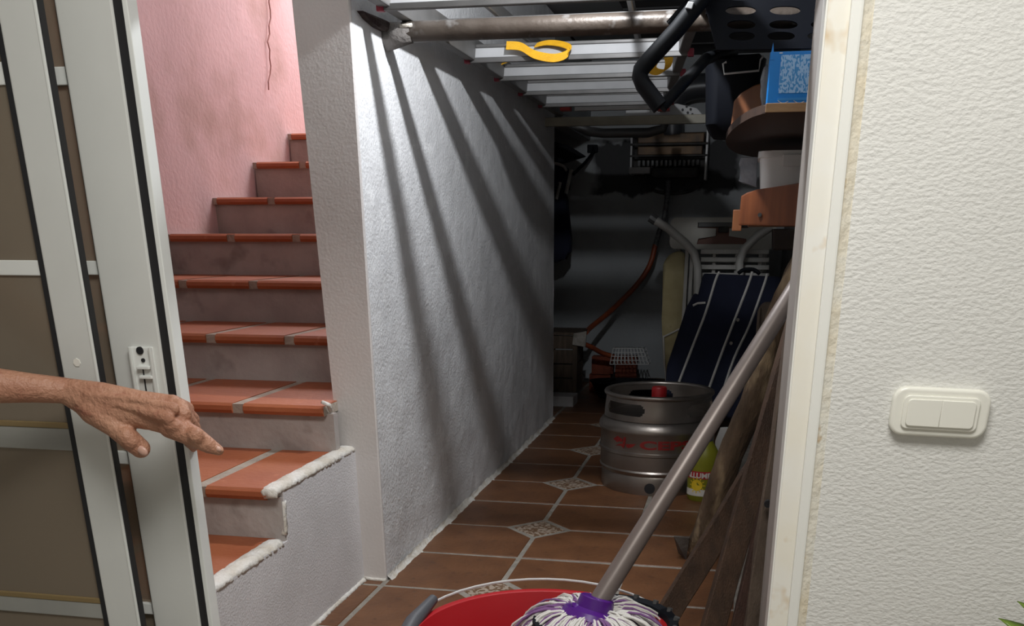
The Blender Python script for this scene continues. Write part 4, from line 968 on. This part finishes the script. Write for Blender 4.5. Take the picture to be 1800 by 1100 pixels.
# ------------------------------------------------------------------ person: forearm and hand on the door edge
pe = thing('person', 'bare tanned forearm and hand reaching from left, index finger pointing at the stairs', 'person', P(0, 700, y=1.8))
def H(u, v, y): return P(u, v, y=y - .215)
def remesh(chains, voxel):
    tb_ = bmesh.new(); bmesh.ops.create_uvsphere(tb_, u_segments=14, v_segments=9, radius=1); tb_.verts.index_update()
    tv = [v.co.copy() for v in tb_.verts]; tf = [[v.index for v in f.verts] for f in tb_.faces]; tb_.free()
    vs_, fs_ = [], []
    for pts, rs, sy in chains:
        pts = [V(p) for p in pts]
        for (a, b, ra, rb) in zip(pts, pts[1:], rs, rs[1:]):
            n = max(2, int((b - a).length / (min(ra, rb) * .4)))
            for i in range(n + 1):
                f = i / n; c = a.lerp(b, f); q = ra + (rb - ra) * f; k0 = len(vs_)
                vs_ += [(c.x + p.x * q, c.y + p.y * q * sy, c.z + p.z * q) for p in tv]; fs_ += [[k0 + x for x in ff] for ff in tf]
    me = bpy.data.meshes.new('t'); me.from_pydata(vs_, [], fs_)
    o = bpy.data.objects.new('t', me); COL.objects.link(o)
    md_ = o.modifiers.new('r', 'REMESH'); md_.mode = 'VOXEL'; md_.voxel_size = voxel
    sm = o.modifiers.new('s', 'SMOOTH'); sm.factor = .5; sm.iterations = 4
    dg = bpy.context.evaluated_depsgraph_get(); dg.update()
    out = bpy.data.meshes.new_from_object(o.evaluated_get(dg)); bpy.data.objects.remove(o); return out
pxm = (H(110, 680, 2.03) - H(10, 680, 2.03)).length / 100   # metres per pixel at the hand
def R_(*a): return [q * pxm for q in a]
chains = [
    ([V((-2.34, 1.02, 1.12)), V((-2.02, 1.36, 1.02)), H(-70, 672, 1.93), H(0, 678, 1.97), H(60, 682, 2.0), H(112, 686, 2.03)], R_(54, 40, 33, 26, 22, 20), 1.0),
    # palm fan: wrist to each knuckle
    ([H(112, 686, 2.03), H(180, 700, 2.035), H(250, 708, 2.045), H(300, 709, 2.06)], R_(20, 25, 19, 14), .72),
    ([H(112, 687, 2.03), H(190, 712, 2.035), H(255, 728, 2.04), H(318, 728, 2.045)], R_(20, 28, 24, 17), .72),
    ([H(115, 688, 2.03), H(180, 720, 2.03), H(245, 731, 2.03), H(302, 747, 2.035)], R_(20, 27, 18, 17), .72),
    ([H(130, 690, 2.03), H(165, 720, 2.03), H(196, 742, 2.025)], R_(20, 25, 20), .75),
    # thumb
    ([H(165, 720, 2.03), H(202, 750, 2.02), H(229, 773, 2.02), H(246, 787, 2.03)], R_(24, 17.5, 17.5, 16), .9),
    # index finger pointing
    ([H(300, 748, 2.035), H(343, 768, 2.035), H(366, 782, 2.045), H(384, 791, 2.055)], R_(20, 16.5, 13, 8.5), .9),
    # middle, ring, little curl round the door edge
    ([H(318, 730, 2.045), H(338, 752, 2.10), H(335, 776, 2.19), H(338, 784, 2.20)], R_(16, 14, 12.5, 10), .85),
    ([H(316, 718, 2.055), H(337, 737, 2.13), H(334, 752, 2.22)], R_(15, 13, 10), .85),
    ([H(304, 708, 2.06), H(329, 718, 2.15), H(330, 728, 2.22)], R_(13, 11.5, 9), .85),
    ([H(150, 700, 2.012), H(230, 716, 2.016), H(296, 735, 2.010)], R_(5, 7, 10), .8),
    ([H(150, 694, 2.012), H(235, 703, 2.018), H(306, 718, 2.020)], R_(5, 6.5, 9), .8),
    ([H(300, 744, 2.018), H(310, 748, 2.020)], R_(13, 11), .8),
    ([H(343, 765, 2.022), H(347, 768, 2.025)], R_(13, 11), .8),
    ([H(222, 768, 2.010), H(228, 773, 2.012)], R_(16, 15), .8),
]
obj('hand', remesh(chains, .0030), M_skin, pe, smooth=0)
obj('sleeve', T([V((-2.40, .955, 1.14)), V((-2.25, 1.115, 1.092)), V((-2.16, 1.21, 1.064))], [.095, .085, .080], n=20), mat('grey_shirt', (.20, .22, .25), .9, bump=.3, bscale=90), pe, smooth=50)
tn_ = H(250, 792, 2.015)
bm = bmesh.new(); bmesh.ops.create_uvsphere(bm, u_segments=12, v_segments=8, radius=1, matrix=Matrix.Translation(tn_) @ Matrix.Rotation(.6, 4, 'Y') @ Matrix.Diagonal((.014, .006, .010, 1)))
obj('thumb_nail', bm, M_nail, pe, smooth=0)
bm = bmesh.new(); bmesh.ops.create_uvsphere(bm, u_segments=12, v_segments=8, radius=1, matrix=Matrix.Translation(H(382, 788, 2.047)) @ Matrix.Rotation(.5, 4, 'Y') @ Matrix.Diagonal((.010, .005, .006, 1)))
obj('finger_nail', bm, M_nail, pe, smooth=0)
